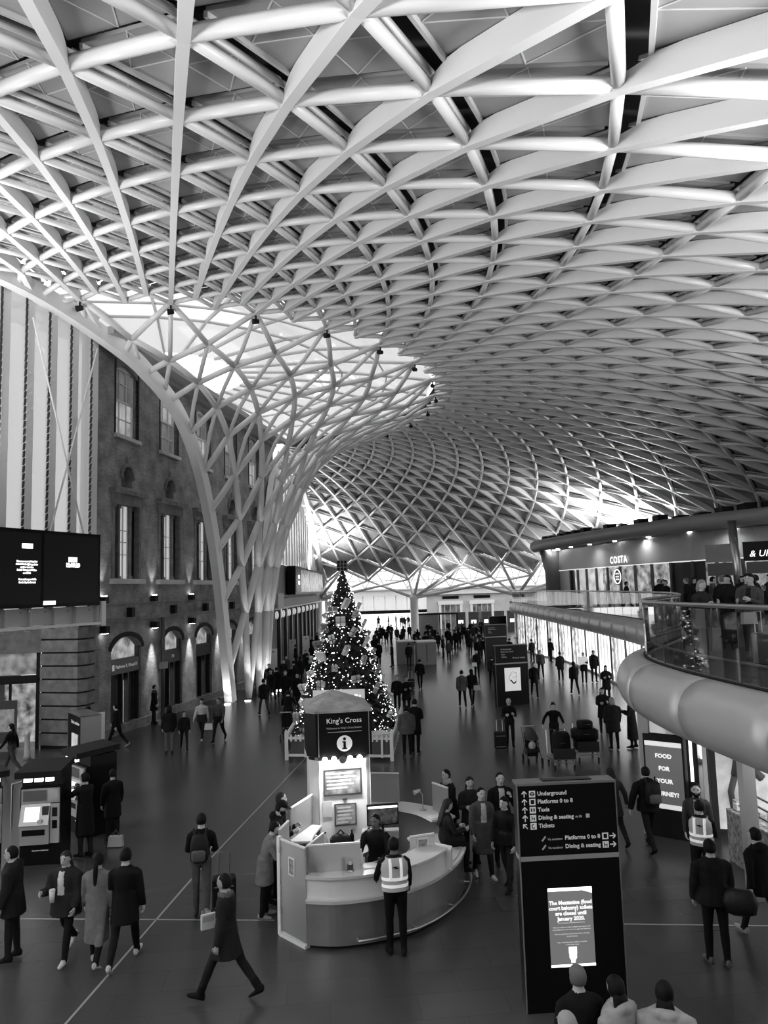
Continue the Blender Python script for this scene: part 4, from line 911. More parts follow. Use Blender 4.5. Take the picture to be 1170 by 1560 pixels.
for k, (x, y) in enumerate(((-3.0, 26.4), (-.45, 25.9), (-.7, 27.1), (-2.9, 27.3))):
    gft = empty('gift_box', (x, y, 0), .4 * k, label=['pale gift box inside the fence at the left front corner', 'patterned gift box by the right front fence corner', 'tall gift box beside the right fence behind the front box', 'small gift box inside the left fence'][k], cat='gift'); w = .28 + .06 * (k % 3)
    mb = MB(); mb.box(-w, w, -w, w, 0, .45 + .2 * (k % 2)); mb.build('box_body', [offwhite, lgrey, parcel, white][k], gft); mb = MB(); mb.box(-w - .02, w + .02, -w - .02, w + .02, .45 + .2 * (k % 2), .55 + .2 * (k % 2)); mb.build('box_lid', [grey, white, lgrey, grey][k], gft)

# ================================================================== information kiosk
kb = empty('information_desk', (-.3, 14.2, 0), label='oval information desk with steel skirt, white counter and frosted screens', cat='desk'); KO = Vector((-.3, 14.2, 0))
FP = smooth_pts([(-1.42, 12.28, 0), (-.95, 12.2, 0), (-.4, 12.3, 0), (.17, 12.55, 0), (.62, 12.95, 0), (.98, 13.5, 0), (1.22, 14.1, 0), (1.33, 14.75, 0), (1.2, 15.3, 0)], 40)
def inset(P, k, off):
    d = (P[min(k + 1, len(P) - 1)] - P[max(k - 1, 0)]).normalized(); return P[k] + Vector((-d.y, d.x, 0)) * off
def curve_wall(P, off, z0, z1, th, m, nm, par, k0=0, k1=None, O=KO):
    rings = []; k1 = len(P) if k1 is None else k1
    for k in range(k0, k1):
        a, b = inset(P, k, off) - O, inset(P, k, off + th) - O; rings.append([(a.x, a.y, z0), (b.x, b.y, z0), (b.x, b.y, z1), (a.x, a.y, z1)])
    mb = MB(); mb.loft(rings); return mb.build(nm, m, par)
skirt = mat('satin_steel', .42, .3, .85, .1, 3.0)
for k in range(0, 40, 8): curve_wall(FP, 0, .06, .7, .04, skirt, 'steel_skirt_panel', kb, k, k + 9)
curve_wall(FP, .06, 0, .06, .05, blackm, 'kick_plate', kb); curve_wall(FP, -.05, .7, .75, .5, mat('ledge_white', .55, .4), 'ledge', kb)
mb = MB(); mb.tube([inset(FP, k, -.12) - KO + Vector((0, 0, .16)) for k in range(8, 39)], .022, 8); mb.build('foot_rail', steel, kb, True)
for k in (8, 16, 24, 32, 38): p, q = inset(FP, k, -.12) - KO, inset(FP, k, .02) - KO; mb = MB(); mb.tube([(p.x, p.y, .16), (q.x, q.y, .16)], .014, 6); mb.build('rail_bracket', steel, kb)
for k in range(0, 24, 8): curve_wall(FP, .03, .75, 1.06, .04, white, 'counter_panel', kb, k, min(k + 9, 25))
curve_wall(FP, -.02, 1.06, 1.1, .5, mat('counter_top', .6, .35), 'counter_top', kb, 0, 25)
curve_wall(FP, .03, .73, .765, .95, mat('low_counter', .45, .4), 'low_counter', kb, 24, 41)
mb = MB(); q = inset(FP, 24, .1) - KO; mb.frame_box((q.x - .05, q.y + .12, .92), (.02, .1, 0), (-.22, .16, 0), (0, 0, .17)); mb.build('counter_end', white, kb)
# rear and right counters
BP = smooth_pts([(1.2, 15.3, 0), (.85, 15.9, 0), (.25, 16.35, 0), (-.45, 16.5, 0), (-1.2, 16.2, 0), (-1.75, 15.5, 0), (-1.98, 14.6, 0), (-2.0, 13.7, 0), (-1.93, 12.85, 0)], 40)
curve_wall(BP, .0, .05, 1.02, .05, mat('desk_panel_grey', .4, .5), 'rear_panel', kb); curve_wall(BP, -.05, 1.02, 1.06, .55, mat('counter_top', .6), 'rear_counter', kb, 0, 34)
fr_g = glass_mat('frosted_glass', .8, .7, .7, .6)
def screen(a, b, z0, z1, framed=True, nm='frosted_screen'):
    A, B = Vector((a[0], a[1], 0)) - KO, Vector((b[0], b[1], 0)) - KO; s = empty(nm, A, atan2((B - A).y, (B - A).x), parent=kb); L = (B - A).length
    mb = MB(); mb.box(0, L, -.012, .012, z0, z1); mb.build('screen_pane', fr_g, s)
    mb = MB(); mb.box(0, L, -.016, .016, z1 - .015, z1 + .012); mb.build('screen_edge', white, s); return s
d = screen((-1.9, 12.8), (-1.42, 12.3), .08, 1.52, nm='frosted_door'); mb = MB(); mb.box(-.06, .02, -.03, .03, 0, 1.56); mb.build('door_post', white, d); mb = MB(); mb.box(0, .7, -.05, .06, 0, .05); mb.build('threshold', white, d)
mb = MB(); mb.box(.26, .42, -.03, -.015, 1.02, 1.3); mb.build('notice_frame', white, d); mb = MB(); mb.box(.28, .4, -.034, -.03, 1.04, 1.28); mb.build('notice_print', mat('notice_print', .25, .6, 0, .6, 20), d)
for z in (.35, 1.3): mb = MB(); mb.box(.0, .05, -.03, -.012, z, z + .1); mb.build('hinge', steel, d)
screen((-1.42, 12.42), (-.55, 12.5), 1.1, 1.52); screen((-1.42, 12.42), (-1.2, 13.1), 1.1, 1.5); screen((-1.95, 13.0), (-1.85, 13.5), 1.06, 1.6); screen((-1.9, 14.2), (-1.55, 15.2), 1.06, 1.62)
screen((-.45, 16.25), (.15, 16.15), 1.12, 1.72); screen((.82, 15.55), (1.1, 15.1), 1.12, 1.66); s5 = screen((.28, 13.45), (.72, 13.6), .78, 1.28)
mb = MB(); mb.box(.12, .34, -.03, -.014, .92, 1.24); mb.build('notice_frame', white, s5); mb = MB(); mb.box(.15, .31, -.034, -.03, .95, 1.21); mb.build('notice_print', mat('notice_print', .25), s5)
# tower
tw_ = empty('information_tower', (-1.0, 15.05, 0), radians(10), label='white information tower with black sign box and large i symbol', cat='sign')
mb = MB(); mb.box(-.45, .58, 0, .95, 0, 2.28); mb.build('tower_body', white, tw_)
mb = MB(); mb.add([(-.62, .18, 0), (-.45, 0, 0), (-.45, 0, 2.28), (-.62, .18, 2.28), (-.62, .9, 0), (-.62, .9, 2.28)], [(0, 1, 2, 3), (4, 0, 3, 5)]); mb.build('side_panel', offwhite, tw_)
mb = MB(); mb.box(.5, .55, -.012, 0, 0, 2.28); mb.box(-.46, -.44, -.012, 0, 0, 2.28); mb.build('panel_joint', grey, tw_)
mb = MB(); mb.box(-.5, .62, -.06, 1.0, 2.36, 3.2); mb.add([(-.66, .14, 2.36), (-.5, -.06, 2.36), (-.5, -.06, 3.2), (-.66, .14, 3.2), (-.66, 1.0, 2.36), (-.66, 1.0, 3.2)], [(0, 1, 2, 3), (4, 0, 3, 5)]); mb.build('sign_box', mat('sign_navy', .008, .35, spec=.1), tw_)
mb = MB(); mb.box(.56, .575, -.065, -.05, 2.36, 3.2); mb.box(-.45, -.435, -.065, -.05, 2.36, 3.2); mb.build('sign_edge', grey, tw_)
mb = MB(); mb.add([(-.68, .12, 3.2), (-.52, -.08, 3.2), (.64, -.08, 3.2), (.64, 1.02, 3.2), (-.68, 1.02, 3.2), (-.68, .12, 3.24), (-.52, -.08, 3.24), (.64, -.08, 3.24), (.64, 1.02, 3.3), (-.68, 1.02, 3.3), (-.1, .62, 3.58)], [(0, 1, 6, 5), (1, 2, 7, 6), (2, 3, 8, 7), (3, 4, 9, 8), (4, 0, 5, 9), (5, 6, 10), (6, 7, 10), (7, 8, 10), (8, 9, 10), (9, 5, 10)]); mb.build('dusty_top', mat('dusty_lid', .3, .7, 0, .35, 5.0), tw_)
sw = mat('sign_white', .7, .5, emit=.2); text("King's Cross", .14, sw, tw_, (.07, -.064, 3.04)); text('Welcome to King\'s Cross Station', .052, dim, tw_, (.07, -.064, 2.9)); mb = MB(); mb.box(-.26, .42, -.064, -.06, 2.82, 2.83); mb.build('sign_rule', dim, tw_)
mb = MB(); mb.tube([(.07, -.062, 2.6), (.07, -.07, 2.6)], .155, 24); mb.build('info_disc', sw, tw_)
mb = MB(); mb.box(.045, .095, -.078, -.07, 2.5, 2.64); mb.box(.02, .12, -.078, -.07, 2.49, 2.515); mb.box(.025, .07, -.078, -.07, 2.625, 2.645); mb.tube([(.07, -.07, 2.69), (.07, -.078, 2.69)], .03, 12); mb.build('info_letter', black, tw_)
for x in (-.33, -.15, .17, .36):
    l = empty('sign_lamp', (x, -.1, 2.31), parent=tw_); mb = MB(); mb.sphere((0, 0, 0), .055, n=10, k=6); mb.build('bulb', mat('bulb_glow', .9, .5, emit=30), l, True); mb = MB(); mb.tube([(0, .04, .0), (0, .12, .02)], .05, 10); mb.build('lamp_holder', steel, l); w3 = tw_.matrix_basis @ Vector((x, -.22, 2.27)); spot_light('sign_lamp_beam', w3, w3 + Vector((.1, -.55, -1.2)), 30, 150, .6, .06); spot_light('sign_lamp_wash', w3, tw_.matrix_basis @ Vector((x, .0, 1.2)), 7, 100, .6, .06)
mb = MB(); mb.tube([(.02, -.06, 2.3), (.02, -.14, 2.3)], .07, 12); mb.build('camera_lens', steel, tw_)
def notice(par, x0, x1, z0, z1, dark=True):
    n = empty('notice_board', ((x0 + x1) / 2, -.012, (z0 + z1) / 2), parent=par); w, h_ = (x1 - x0) / 2, (z1 - z0) / 2
    mb = MB(); mb.box(-w, w, -.02, 0, -h_, h_); mb.build('notice_frame', steel, n); mb = MB(); mb.box(-w + .03, w - .03, -.025, -.02, -h_ + .03, h_ - .03); mb.build('notice_screen', mat('notice_dark', .12, .2, emit=.1, noise_amt=.8, noise_scale=5), n)
    mb = MB()
    for q in range(5): mb.box(-w + .06, w * (.2 + .5 * hsh(q, 2)), -.028, -.025, h_ - .09 - q * .07, h_ - .06 - q * .07)
    mb.build('notice_lines', lgrey, n)
notice(tw_, -.36, .4, 1.6, 2.1); notice(tw_, -.16, .28, 1.02, 1.44)
mb = MB(); mb.box(-.38, -.2, -.018, 0, 1.2, 1.5); mb.build('paper_notice', lgrey, tw_); mb = MB(); mb.box(.02, .1, -.02, 0, 1.5, 1.53); mb.build('card_slot', dgrey, tw_)
# things on the desk
def bottle(x, y, z, r, h_, m, label, cap=white):
    b = empty('bottle', (x, y, z), label=label, cat='bottle'); mb = MB(); mb.lathe([(r, 0), (r, h_ * .65), (r * .45, h_ * .8), (r * .4, h_ * .93)], 10); mb.build('bottle_body', m, b, True); mb = MB(); mb.lathe([(r * .45, h_ * .93), (r * .45, h_)], 10); mb.build('cap', cap, b)
bottle(-.83, 12.55, 1.1, .035, .22, lgrey, 'clear bottle with white label on the desk front, left of the metal stands'); bottle(-1.15, 12.75, 1.1, .035, .2, glass_mat('bottle_glass', .7, .8, .3), 'short jar on the desk near the frosted door'); bottle(-.55, 12.7, 1.1, .035, .25, white, 'white bottle on the desk front, right of the metal stands')
bottle(-.75, 13.75, 1.06, .04, .28, black, 'black bottle beside the dark bags inside the information desk', black); bottle(-1.35, 13.3, 1.06, .06, .34, white, 'large white dispenser bottle inside the left screens'); bottle(-1.2, 13.35, 1.06, .055, .38, offwhite, 'tall pump bottle with dark label inside the left screens', black); bottle(-1.08, 13.2, 1.06, .035, .3, blackm, 'dark slim bottle inside the left screens', blackm)
curve_wall([Vector((-1.4, 13.1, 0)), Vector((-.6, 13.25, 0)), Vector((-.1, 13.9, 0))], 0, 1.0, 1.06, .55, mat('inner_desk', .3, .5), 'inner_desk', kb)
for k, (x, y, s_) in enumerate(((-.95, 13.72, .2), (-.45, 13.95, .16))):
    b = empty('dark_bag', (x, y, 1.05), .4 * k, label=['black bag slumped on the inner desk behind the frosted screen', 'small black bag beside the till screen'][k], cat='bag'); mb = MB(); mb.sphere((0, 0, s_ * .6), s_, s_ * .8, s_ * .62, 10, 7); mb.build('bag_body', blackm, b, True); mb = MB(); mb.tube([(-s_ * .5, 0, s_), (0, 0, s_ * 1.5), (s_ * .5, 0, s_)], .015, 6); mb.build('bag_strap', blackm, b)
mo = empty('till_monitor', (-.2, 14.5, 1.06), radians(8), label='black computer monitor with lit top strip inside the desk', cat='monitor'); mb = MB(); mb.box(-.3, .3, -.03, .03, .12, .5); mb.build('monitor_case', black, mo); mb = MB(); mb.box(-.28, .28, -.035, -.03, .14, .48); mb.build('monitor_screen', mat('monitor_dark', .03, .2, emit=.03, noise_amt=.9, noise_scale=9), mo); mb = MB(); mb.box(-.28, .28, -.037, -.034, .43, .47); mb.build('lit_strip', screen_w, mo); mb = MB(); mb.tube([(0, .02, 0), (0, .02, .15)], .03, 8); mb.build('monitor_stand', blackm, mo)
mb = MB(); mb.box(-.45, .25, -.25, .2, 1.0, 1.06); mb.box(-.4, -.36, -.2, .15, 0, 1.0); mb.box(.16, .2, -.2, .15, 0, 1.0); mb.build('till_desk', grey, kb, loc=(.15, .3, 0))
for k, (x, y) in enumerate(((-1.3, 12.5), (-.72, 12.45), (.66, 13.25))):
    c = empty('queue_stand', (x, y, 1.1 if k < 2 else .765), label=['steel card stand on the counter next to the frosted door', 'steel card stand at the middle of the front counter', 'steel card stand on the low counter beside the framed notice'][k], cat='stand'); mb = MB(); mb.lathe([(.07, 0), (.07, .012), (.03, .02), (.03, .16)], 12); mb.build('stand_post', steel, c, True); mb = MB(); mb.box(-.05, .05, -.03, .03, .012, .1); mb.build('leaflet_holder', dgrey, c)
for k, (x, y, z, a) in enumerate(((-.4, 12.62, 1.102, .2), (-.05, 12.8, 1.102, -.1), (.85, 15.3, 1.062, .4))):
    p = empty('paper_sheet', (x, y, z), a, label=['white leaflet pile at the front counter by the reflective vest', 'white papers on the counter beside the dark bottle', 'loose papers on the right counter by the lamp'][k], cat='paper'); mb = MB(); mb.box(-.14, .14, -.1, .1, 0, .012); mb.build('sheet', white, p)
dlp = empty('desk_lamp', (.62, 15.75, 1.06), .5, label='small steel desk lamp on the rear counter between two screens', cat='lamp'); mb = MB(); mb.lathe([(.07, 0), (.07, .02), (.01, .03)], 12); mb.build('lamp_base', steel, dlp); mb = MB(); mb.tube([(0, 0, .02), (0, 0, .32), (-.08, 0, .4)], .012, 6); mb.build('lamp_stem', steel, dlp); mb = MB(); mb.tube([(-.06, 0, .41), (-.2, 0, .38)], [.03, .05], 8); mb.build('lamp_head', lgrey, dlp)

# ================================================================== ticket machines and map stand at left
def machine(x, y, rz, label):
    m_ = empty('ticket_machine', (x, y, 0), rz, label=label, cat='machine', group='ticket machines'); W_ = .42
    mb = MB(); mb.box(-W_, W_, 0, .75, 0, 1.62); mb.build('cabinet', black, m_)
    mb = MB(); mb.add([(-W_ - .05, -.25, 1.85), (W_ + .05, -.25, 1.85), (W_ + .05, .8, 1.92), (-W_ - .05, .8, 1.92), (-W_ - .05, -.25, 1.98), (W_ + .05, -.25, 1.98), (W_ + .05, .8, 2.05), (-W_ - .05, .8, 2.05)], [(0, 3, 2, 1), (4, 5, 6, 7), (0, 1, 5, 4), (1, 2, 6, 5), (2, 3, 7, 6), (3, 0, 4, 7)]); mb.build('hood', blackm, m_)
    mb = MB(); mb.box(-W_, W_, .1, .75, 1.62, 1.86); mb.build('hood_back', blackm, m_)
    for k in range(3): mb = MB(); mb.box(-.3 + k * .22, -.14 + k * .22, -.2, -.12, 1.76, 1.85); mb.build('hood_lamp', mat('hood_glow', .9, .5, emit=2.5), m_)
    fc = empty('fascia', (0, 0, 0), parent=m_); mt = mat('fascia_steel', .45, .4, .5)
    mb = MB(); mb.box(-.39, .39, -.04, 0, 1.28, 1.58); mb.build('header_plate', mt, fc); mb = MB(); mb.box(-.35, .12, -.05, -.04, 1.33, 1.55); mb.build('display', mat('machine_display', .05, .2, emit=.03), fc); mb = MB(); mb.box(.16, .36, -.05, -.04, 1.33, 1.55); mb.build('notice_card', lgrey, fc)
    mb = MB(); mb.add([(-.39, -.02, 1.27), (.2, -.02, 1.27), (.2, -.18, .86), (-.39, -.18, .86), (-.39, 0, .86), (.2, 0, .86)], [(0, 3, 2, 1), (0, 4, 3), (1, 2, 5), (3, 4, 5, 2)]); mb.build('console', mt, fc)
    mb = MB(); mb.add([(-.3, -.052, 1.21), (.0, -.052, 1.21), (.0, -.157, .94), (-.3, -.157, .94)], [(0, 3, 2, 1)]); mb.build('touch_screen', mat('touch_glow', .9, .4, emit=1.1), fc)
    mb = MB(); mb.tube([(.03, -.16, .95), (.03, -.2, .94)], .05, 12); mb.build('button', white, fc); mb = MB(); mb.box(.06, .18, -.12, -.06, 1.05, 1.22); mb.build('card_reader', dgrey, fc)
    mb = MB(); mb.box(.21, .39, -.06, 0, .45, 1.26); mb.build('coin_panel', lgrey, fc); mb = MB(); mb.box(.25, .35, -.07, -.06, .75, .92); mb.build('coin_slot', black, fc); mb = MB(); mb.box(.25, .35, -.075, -.06, 1.0, 1.18); mb.build('keypad', blackm, fc)
    mb = MB(); mb.box(-.39, .2, -.12, 0, .45, .86); mb.build('lower_plate', mt, fc); mb = MB(); mb.box(-.34, .12, -.13, -.12, .64, .76); mb.build('ticket_tray', black, fc)
    text('Customer assistance', .04, print_w, m_, (0, -.01, .3))
    return m_
machine(-7.55, 16.35, radians(8), 'front ticket machine with bright touch screen and white button'); machine(-7.55, 18.3, radians(-45), 'ticket machine behind the front one, facing the customer in black'); machine(-8.75, 16.2, radians(45), 'ticket machine cut by the left picture edge')
ms = empty('map_stand', (-8.75, 20.9, 0), radians(-52), label='tall dark map stand with a lit panel beyond the ticket machines', cat='sign')
mb = MB(); mb.box(-.6, .6, 0, .5, 0, 2.4); mb.build('stand_case', black, ms); mb = MB(); mb.box(-.25, .3, -.02, 0, .75, 1.9); mb.build('lit_panel', mat('map_lit', .5, .4, emit=.25, noise_amt=.4, noise_scale=3), ms); mb = MB(); mb.box(-.64, -.6, -.02, .52, 0, 2.44); mb.box(.6, .64, -.02, .52, 0, 2.44); mb.box(-.64, .64, -.02, .52, 2.4, 2.44); mb.build('steel_edge', steel, ms); text('Ticket machines', .12, print_w, ms, (.05, -.01, 2.2))
mb = MB(); mb.box(-.62, -.6, .5, 1.0, .3, 2.3); mb.box(-.62, .1, .5, .62, .3, 2.3); mb.build('white_back', white, ms)
mb = MB(); mb.tube([(-9.6, 19.2, 1.0), (-9.1, 20.0, 1.0), (-7.9, 19.6, 1.0)], .03, 8); rl = mb.build('guard_rail', steel); tag(rl, 'thin steel rail behind the ticket machines', 'railing')
for x, y in ((-9.6, 19.2), (-9.1, 20.0), (-7.9, 19.6)): mb = MB(); mb.tube([(x, y, 0), (x, y, 1.0)], .025, 6); mb.build('rail_post', steel, rl)

# poster stand, bollards and booths
ps = empty('poster_stand', (-13.9, 27.3, 0), radians(12), label='poster stand in front of the glass doors at the far left', cat='sign'); mb = MB(); mb.box(-.32, .32, 0, .08, 0, 2.0); mb.build('stand_frame', dgrey, ps); mb = MB(); mb.box(-.24, .24, -.01, 0, .9, 1.7); mb.build('poster', mat('poster_print', .45, .5, 0, .5, 6), ps); mb = MB(); mb.box(-.28, .28, -.01, 0, .2, .5); mb.build('poster_base', grey, ps)
bo = empty('bollard', (-13.0, 27.0, 0), label='short pale bollard by the stone pier', cat='bollard'); mb = MB(); mb.lathe([(.14, 0), (.1, .15), (.09, .8), (.11, .85), (.06, .95)], 12); mb.build('bollard_post', lgrey, bo, True)
for k, (x, y) in enumerate(((1.35, 56.2), (2.75, 55.4))):
    b = empty('service_booth', (x, y, 0), .1, label=['grey service booth with pale top standing in the far crowd', 'wider grey service booth next to the first in the far crowd'][k], cat='booth'); mb = MB(); mb.box(-.6, .62 + .2 * k, 0, 1.2, 0, 1.65); mb.build('booth_body', mat('booth_grey', .2, .5), b); mb = MB(); mb.box(-.62, .64 + .2 * k, -.05, 1.22, 1.65, 1.75); mb.build('booth_top', white, b); mb = MB(); mb.box(.1, .14, -.02, 0, .2, 1.5); mb.build('panel_gap', black, b)
fs = empty('far_screen_row', (12.5, 92, 0), 0, label='row of small bright ticket screens before the far doorways', cat='screen')
for k in range(5): mb = MB(); mb.box(-4 + 1.6 * k, -2.8 + 1.6 * k, 0, .5, 0, 2.6); mb.build('machine_case', dgrey, fs); mb = MB(); mb.box(-3.7 + 1.6 * k, -3.1 + 1.6 * k, -.02, 0, 1.2, 1.6); mb.build('bright_screen', screen_w, fs)
hd = empty('shelter', (6.0, 88, 0), 0, label='dark framed glass shelter by the far exit', cat='shelter'); mb = MB(); mb.box(-2.4, 2.4, 0, 1.5, 2.5, 2.7); mb.build('shelter_roof', blackm, hd); mb = MB(); mb.box(-2.3, .1, .05, .1, 0, 2.5); mb.build('side_panel', grey, hd)
for x in (-2.35, .2, 2.3): mb = MB(); mb.box(x - .06, x + .06, 0, .12, 0, 2.5); mb.build('shelter_post', blackm, hd)
# slim white info posts by the left wall
for k, (x, y) in enumerate(((-7.35, 47.5), (-6.6, 60), (-7.2, 56))):
    b = empty('white_post', (x, y, 0), .3, label=['white slim sign post beside the funnel legs', 'white slim sign post far along the left doors', 'pale slim post between the two white sign posts'][k], cat='sign'); mb = MB(); mb.box(-.28, .28, -.06, .06, 0, 2.1); mb.build('post_panel', white if k < 2 else lgrey, b); mb = MB(); mb.box(-.06, -.02, -.07, -.06, 1.85, 1.95); mb.box(.02, .06, -.07, -.06, 1.85, 1.95); mb.build('post_symbol', black, b)
# ================================================================== people
CLOTH = {}
def cloth(v, rough=.85):
    key = round(v, 3)
    if key not in CLOTH: CLOTH[key] = mat('cloth_%03d' % int(round(v * 1000)), v * (.45 if v < .05 else .8), rough, 0, .25, 9.0, spec=.1)
    return CLOTH[key]
SKINS = [mat('skin_light', .42, .55, spec=.3), mat('skin_mid', .28, .55, spec=.3), mat('skin_dark', .11, .5, spec=.3)]
HAIRS = {'dark': mat('hair_dark', .006, .6, spec=.12), 'brown': mat('hair_brown', .02, .6, spec=.12), 'grey': mat('hair_grey', .09, .6), 'blond': mat('hair_blond', .2, .55), 'white': mat('hair_white', .3, .6)}
eye_m = mat('eye_dark', .02, .3); lip_m = mat('lip_tone', .14, .5)
def ring(c, ax, ay, n=12): return [c + ax * cos(2 * pi * k / n) + ay * sin(2 * pi * k / n) for k in range(n)]
def rot_x(v, a): return Vector((v.x, v.y * cos(a) - v.z * sin(a), v.y * sin(a) + v.z * cos(a)))
PEND = []          # bodies awaiting the remesh pass
def build_body(p):
    """returns a list of (MB, part id), with anchors, for a figure facing +Y with its feet at z=0.
    part ids: 0 skin, 1 top, 2 trousers, 3 shoes, 4 second top layer"""
    H = p.get('h', 1.72); k = H / 1.72; build = p.get('build', 1.0); X, Y, Z = Vector((1, 0, 0)), Vector((0, 1, 0)), Vector((0, 0, 1))
    legs = p.get('legs', ((6, 4), (-6, 8))); arms = p.get('arms', ((4, 9, 12, 0), (4, 9, 12, 0))); lean = radians(p.get('lean', 2)); coat = p.get('coat', None); turn = radians(p.get('turn', 0)); tilt = radians(p.get('tilt', 0))
    TH, SH, FT = .43 * k, .43 * k, .075 * k
    out = []; feet = []; joints = []
    for s, (hip, knee) in zip((-1, 1), legs):
        hj = Vector((s * .092 * k, 0, 0)); a = radians(hip); splay = p.get('splay', .02); d1 = Vector((s * splay, sin(a), -cos(a))).normalized(); kn = hj + d1 * TH
        b = radians(hip - knee); d2 = Vector((0, sin(b), -cos(b))); an = kn + d2 * SH
        fa = radians(max(-50, min(25, (hip - knee) * .7 if hip - knee < 0 else (hip - knee) * .5))) if not p.get('sit') else 0
        fd = Vector((s * .12, cos(fa), sin(fa))).normalized(); toe = an + fd * .17 * k - Vector((0, 0, FT * .62)); heel = an - fd * .07 * k - Vector((0, 0, FT * .62)); joints.append((hj, kn, an, heel, toe)); feet.append(min(heel.z, toe.z) - .032 * k)
    pz = p['seat'] + .1 * k if p.get('sit') else -min(feet); P0 = Vector((0, 0, pz))
    tr = 1.0 + .25 * p.get('baggy', 0.3)
    for (hj, kn, an, heel, toe) in joints:
        hj, kn, an, heel, toe = [q + P0 for q in (hj, kn, an, heel, toe)]
        mb = MB(); md = hj.lerp(kn, .45); cf = kn.lerp(an, .3)
        mb.tube([hj + Vector((0, 0, .05 * k)), hj, md, kn, cf, an + (kn - an) * .12, an + (an - kn).normalized() * .02], [.085 * k * build, .092 * k * build, .078 * k * build, .06 * k * tr, .06 * k * tr, .046 * k * tr, .05 * k * tr], 12); out.append((mb, 2))
        mb = MB(); fd = (toe - heel).normalized(); sd = fd.cross(Z).normalized()
        mb.loft([ring(heel - fd * .01 + Z * .03 * k, sd * .02 * k, Z * .02 * k), ring(heel + Z * .022 * k, sd * .036 * k, Z * .052 * k), ring(heel.lerp(toe, .35) + Z * .03 * k, sd * .04 * k, Z * .06 * k), ring(heel.lerp(toe, .7) + Z * .006 * k, sd * .046 * k, Z * .036 * k), ring(toe - Z * .002, sd * .036 * k, Z * .026 * k), ring(toe + fd * .025 * k, sd * .016 * k, Z * .014 * k)])
        if p.get('boots'): mb.tube([an + (kn - an) * .02, an + (kn - an) * .32], [.058 * k, .062 * k], 12)
        out.append((mb, 3))
    up = Vector((0, sin(lean), cos(lean))); fw = Vector((0, cos(lean), -sin(lean))); t = .014 if coat else 0.004; t += p.get('puff', 0)
    def sp(z): return P0 + up * (z * k) if z > 0 else P0 + Z * (z * k)
    prof = [(-.07, .125, .085, 2), (0.0, .165, .115, 2), (.1, .15, .11, 1), (.2, .145, .108, 1), (.32, .165, .118, 1), (.42, .178, .112, 1), (.475, .16, .09, 1), (.51, .1, .07, 1), (.535, .06, .06, 1)]
    mb = MB(); mb.loft([ring(sp(z), X * (w * build * k + t), fw * (d * build * k + t)) for z, w, d, _ in prof if z >= .0 or True][2 if not p.get('sit') else 2:]); out.append((mb, 1))
    mb = MB(); mb.loft([ring(sp(z), X * (w * build * k), fw * (d * build * k)) for z, w, d, _ in prof[:4]]); out.append((mb, 2))
    if coat and not p.get('sit'):
        hem = coat  # hem height in metres for a 1.72 m figure
        sway = Vector((0, .5 * (sin(radians(legs[0][0])) + sin(radians(legs[1][0]))) * .4, 0)); fl = p.get('flare', 1.0); spread = .5 * abs(sin(radians(legs[0][0])) - sin(radians(legs[1][0]))) * .4
        z0 = pz + .14 * k; rs = []
        for j in range(7):
            u = j / 6; z = z0 + (hem * k - z0) * u; dp = max(0, (pz - z)); rs.append(ring(Vector((0, 0, z)) + sway * dp + Vector((0, .02 * (1 - u), 0)), X * (.172 * build * k + t + .035 * u * fl), Y * (.128 * build * k + t + .03 * u * fl + spread * dp * .8)))
        mb = MB(); mb.loft(rs); out.append((mb, p.get('skirt_id', 1)))
    if coat and p.get('sit'):
        mb = MB(); c = P0 + Vector((0, .1 * k, 0)); mb.loft([ring(c + Vector((0, -.2 * k, .06)), X * .17 * k, Z * .13 * k), ring(c + Vector((0, .08 * k, .02)), X * .19 * k, Z * .12 * k), ring(c + Vector((0, .25 * k, 0)), X * .19 * k, Z * .1 * k)]); out.append((mb, 1))
    hands = []
    for s, (f, o, e, inn) in zip((-1, 1), arms):
        sh = sp(.45) + X * (s * (.178 * build * k + t * .5)); a = radians(f) + lean * .5; ob = radians(o)
        d1 = Vector((s * sin(ob), sin(a) * cos(ob), -cos(a) * cos(ob))).normalized(); el = sh + d1 * .285 * k
        b = a + radians(e); ib = radians(inn); d2 = Vector((-s * sin(ib) + s * sin(ob) * .5, sin(b) * cos(ib), -cos(b) * cos(ib))).normalized(); wr = el + d2 * .25 * k
        mb = MB(); tk = 1 + t * 12
        mb.tube([sh - d1 * .02 - X * s * .05, sh + d1 * .04, sh.lerp(el, .5), el, el.lerp(wr, .5), wr], [.05 * k, .058 * k * tk, .055 * k * tk, .051 * k * tk, .046 * k * tk, .04 * k * tk], 10); out.append((mb, p.get('sleeve_id', 1)))
        hands.append((wr, d2, s, el))
    # neck and head
    hb = sp(.52); hd = Vector((0, sin(lean * .5 + tilt), cos(lean * .5 + tilt))); face = Vector((sin(turn) * cos(tilt), cos(turn) * cos(tilt), -sin(tilt) - .0)); face = (face - hd * face.dot(hd)).normalized(); sdv = face.cross(hd).normalized()
    mb = MB(); mb.tube([hb - up * .06 * k, hb + hd * .08 * k], [.064 * k, .056 * k], 12); out.append((mb, p.get('neck_id', 0)))
    hc = hb + hd * .145 * k + face * .02 * k; hh = .108 * k; rs = []
    for u, w, d_, off in ((-1.0, .3, .3, .32), (-.86, .52, .55, .22), (-.6, .74, .8, .1), (-.25, .88, .95, .02), (.1, .96, 1.02, -.02), (.42, .98, 1.03, -.05), (.7, .82, .88, -.06), (.9, .5, .55, -.05), (1.0, .15, .2, -.04)):
        rs.append(ring(hc + hd * hh * u + face * (off * .09 * k), sdv * .08 * k * w, face * .098 * k * d_, 14))
    mb = MB(); mb.loft(rs); nb = hc + face * .093 * k
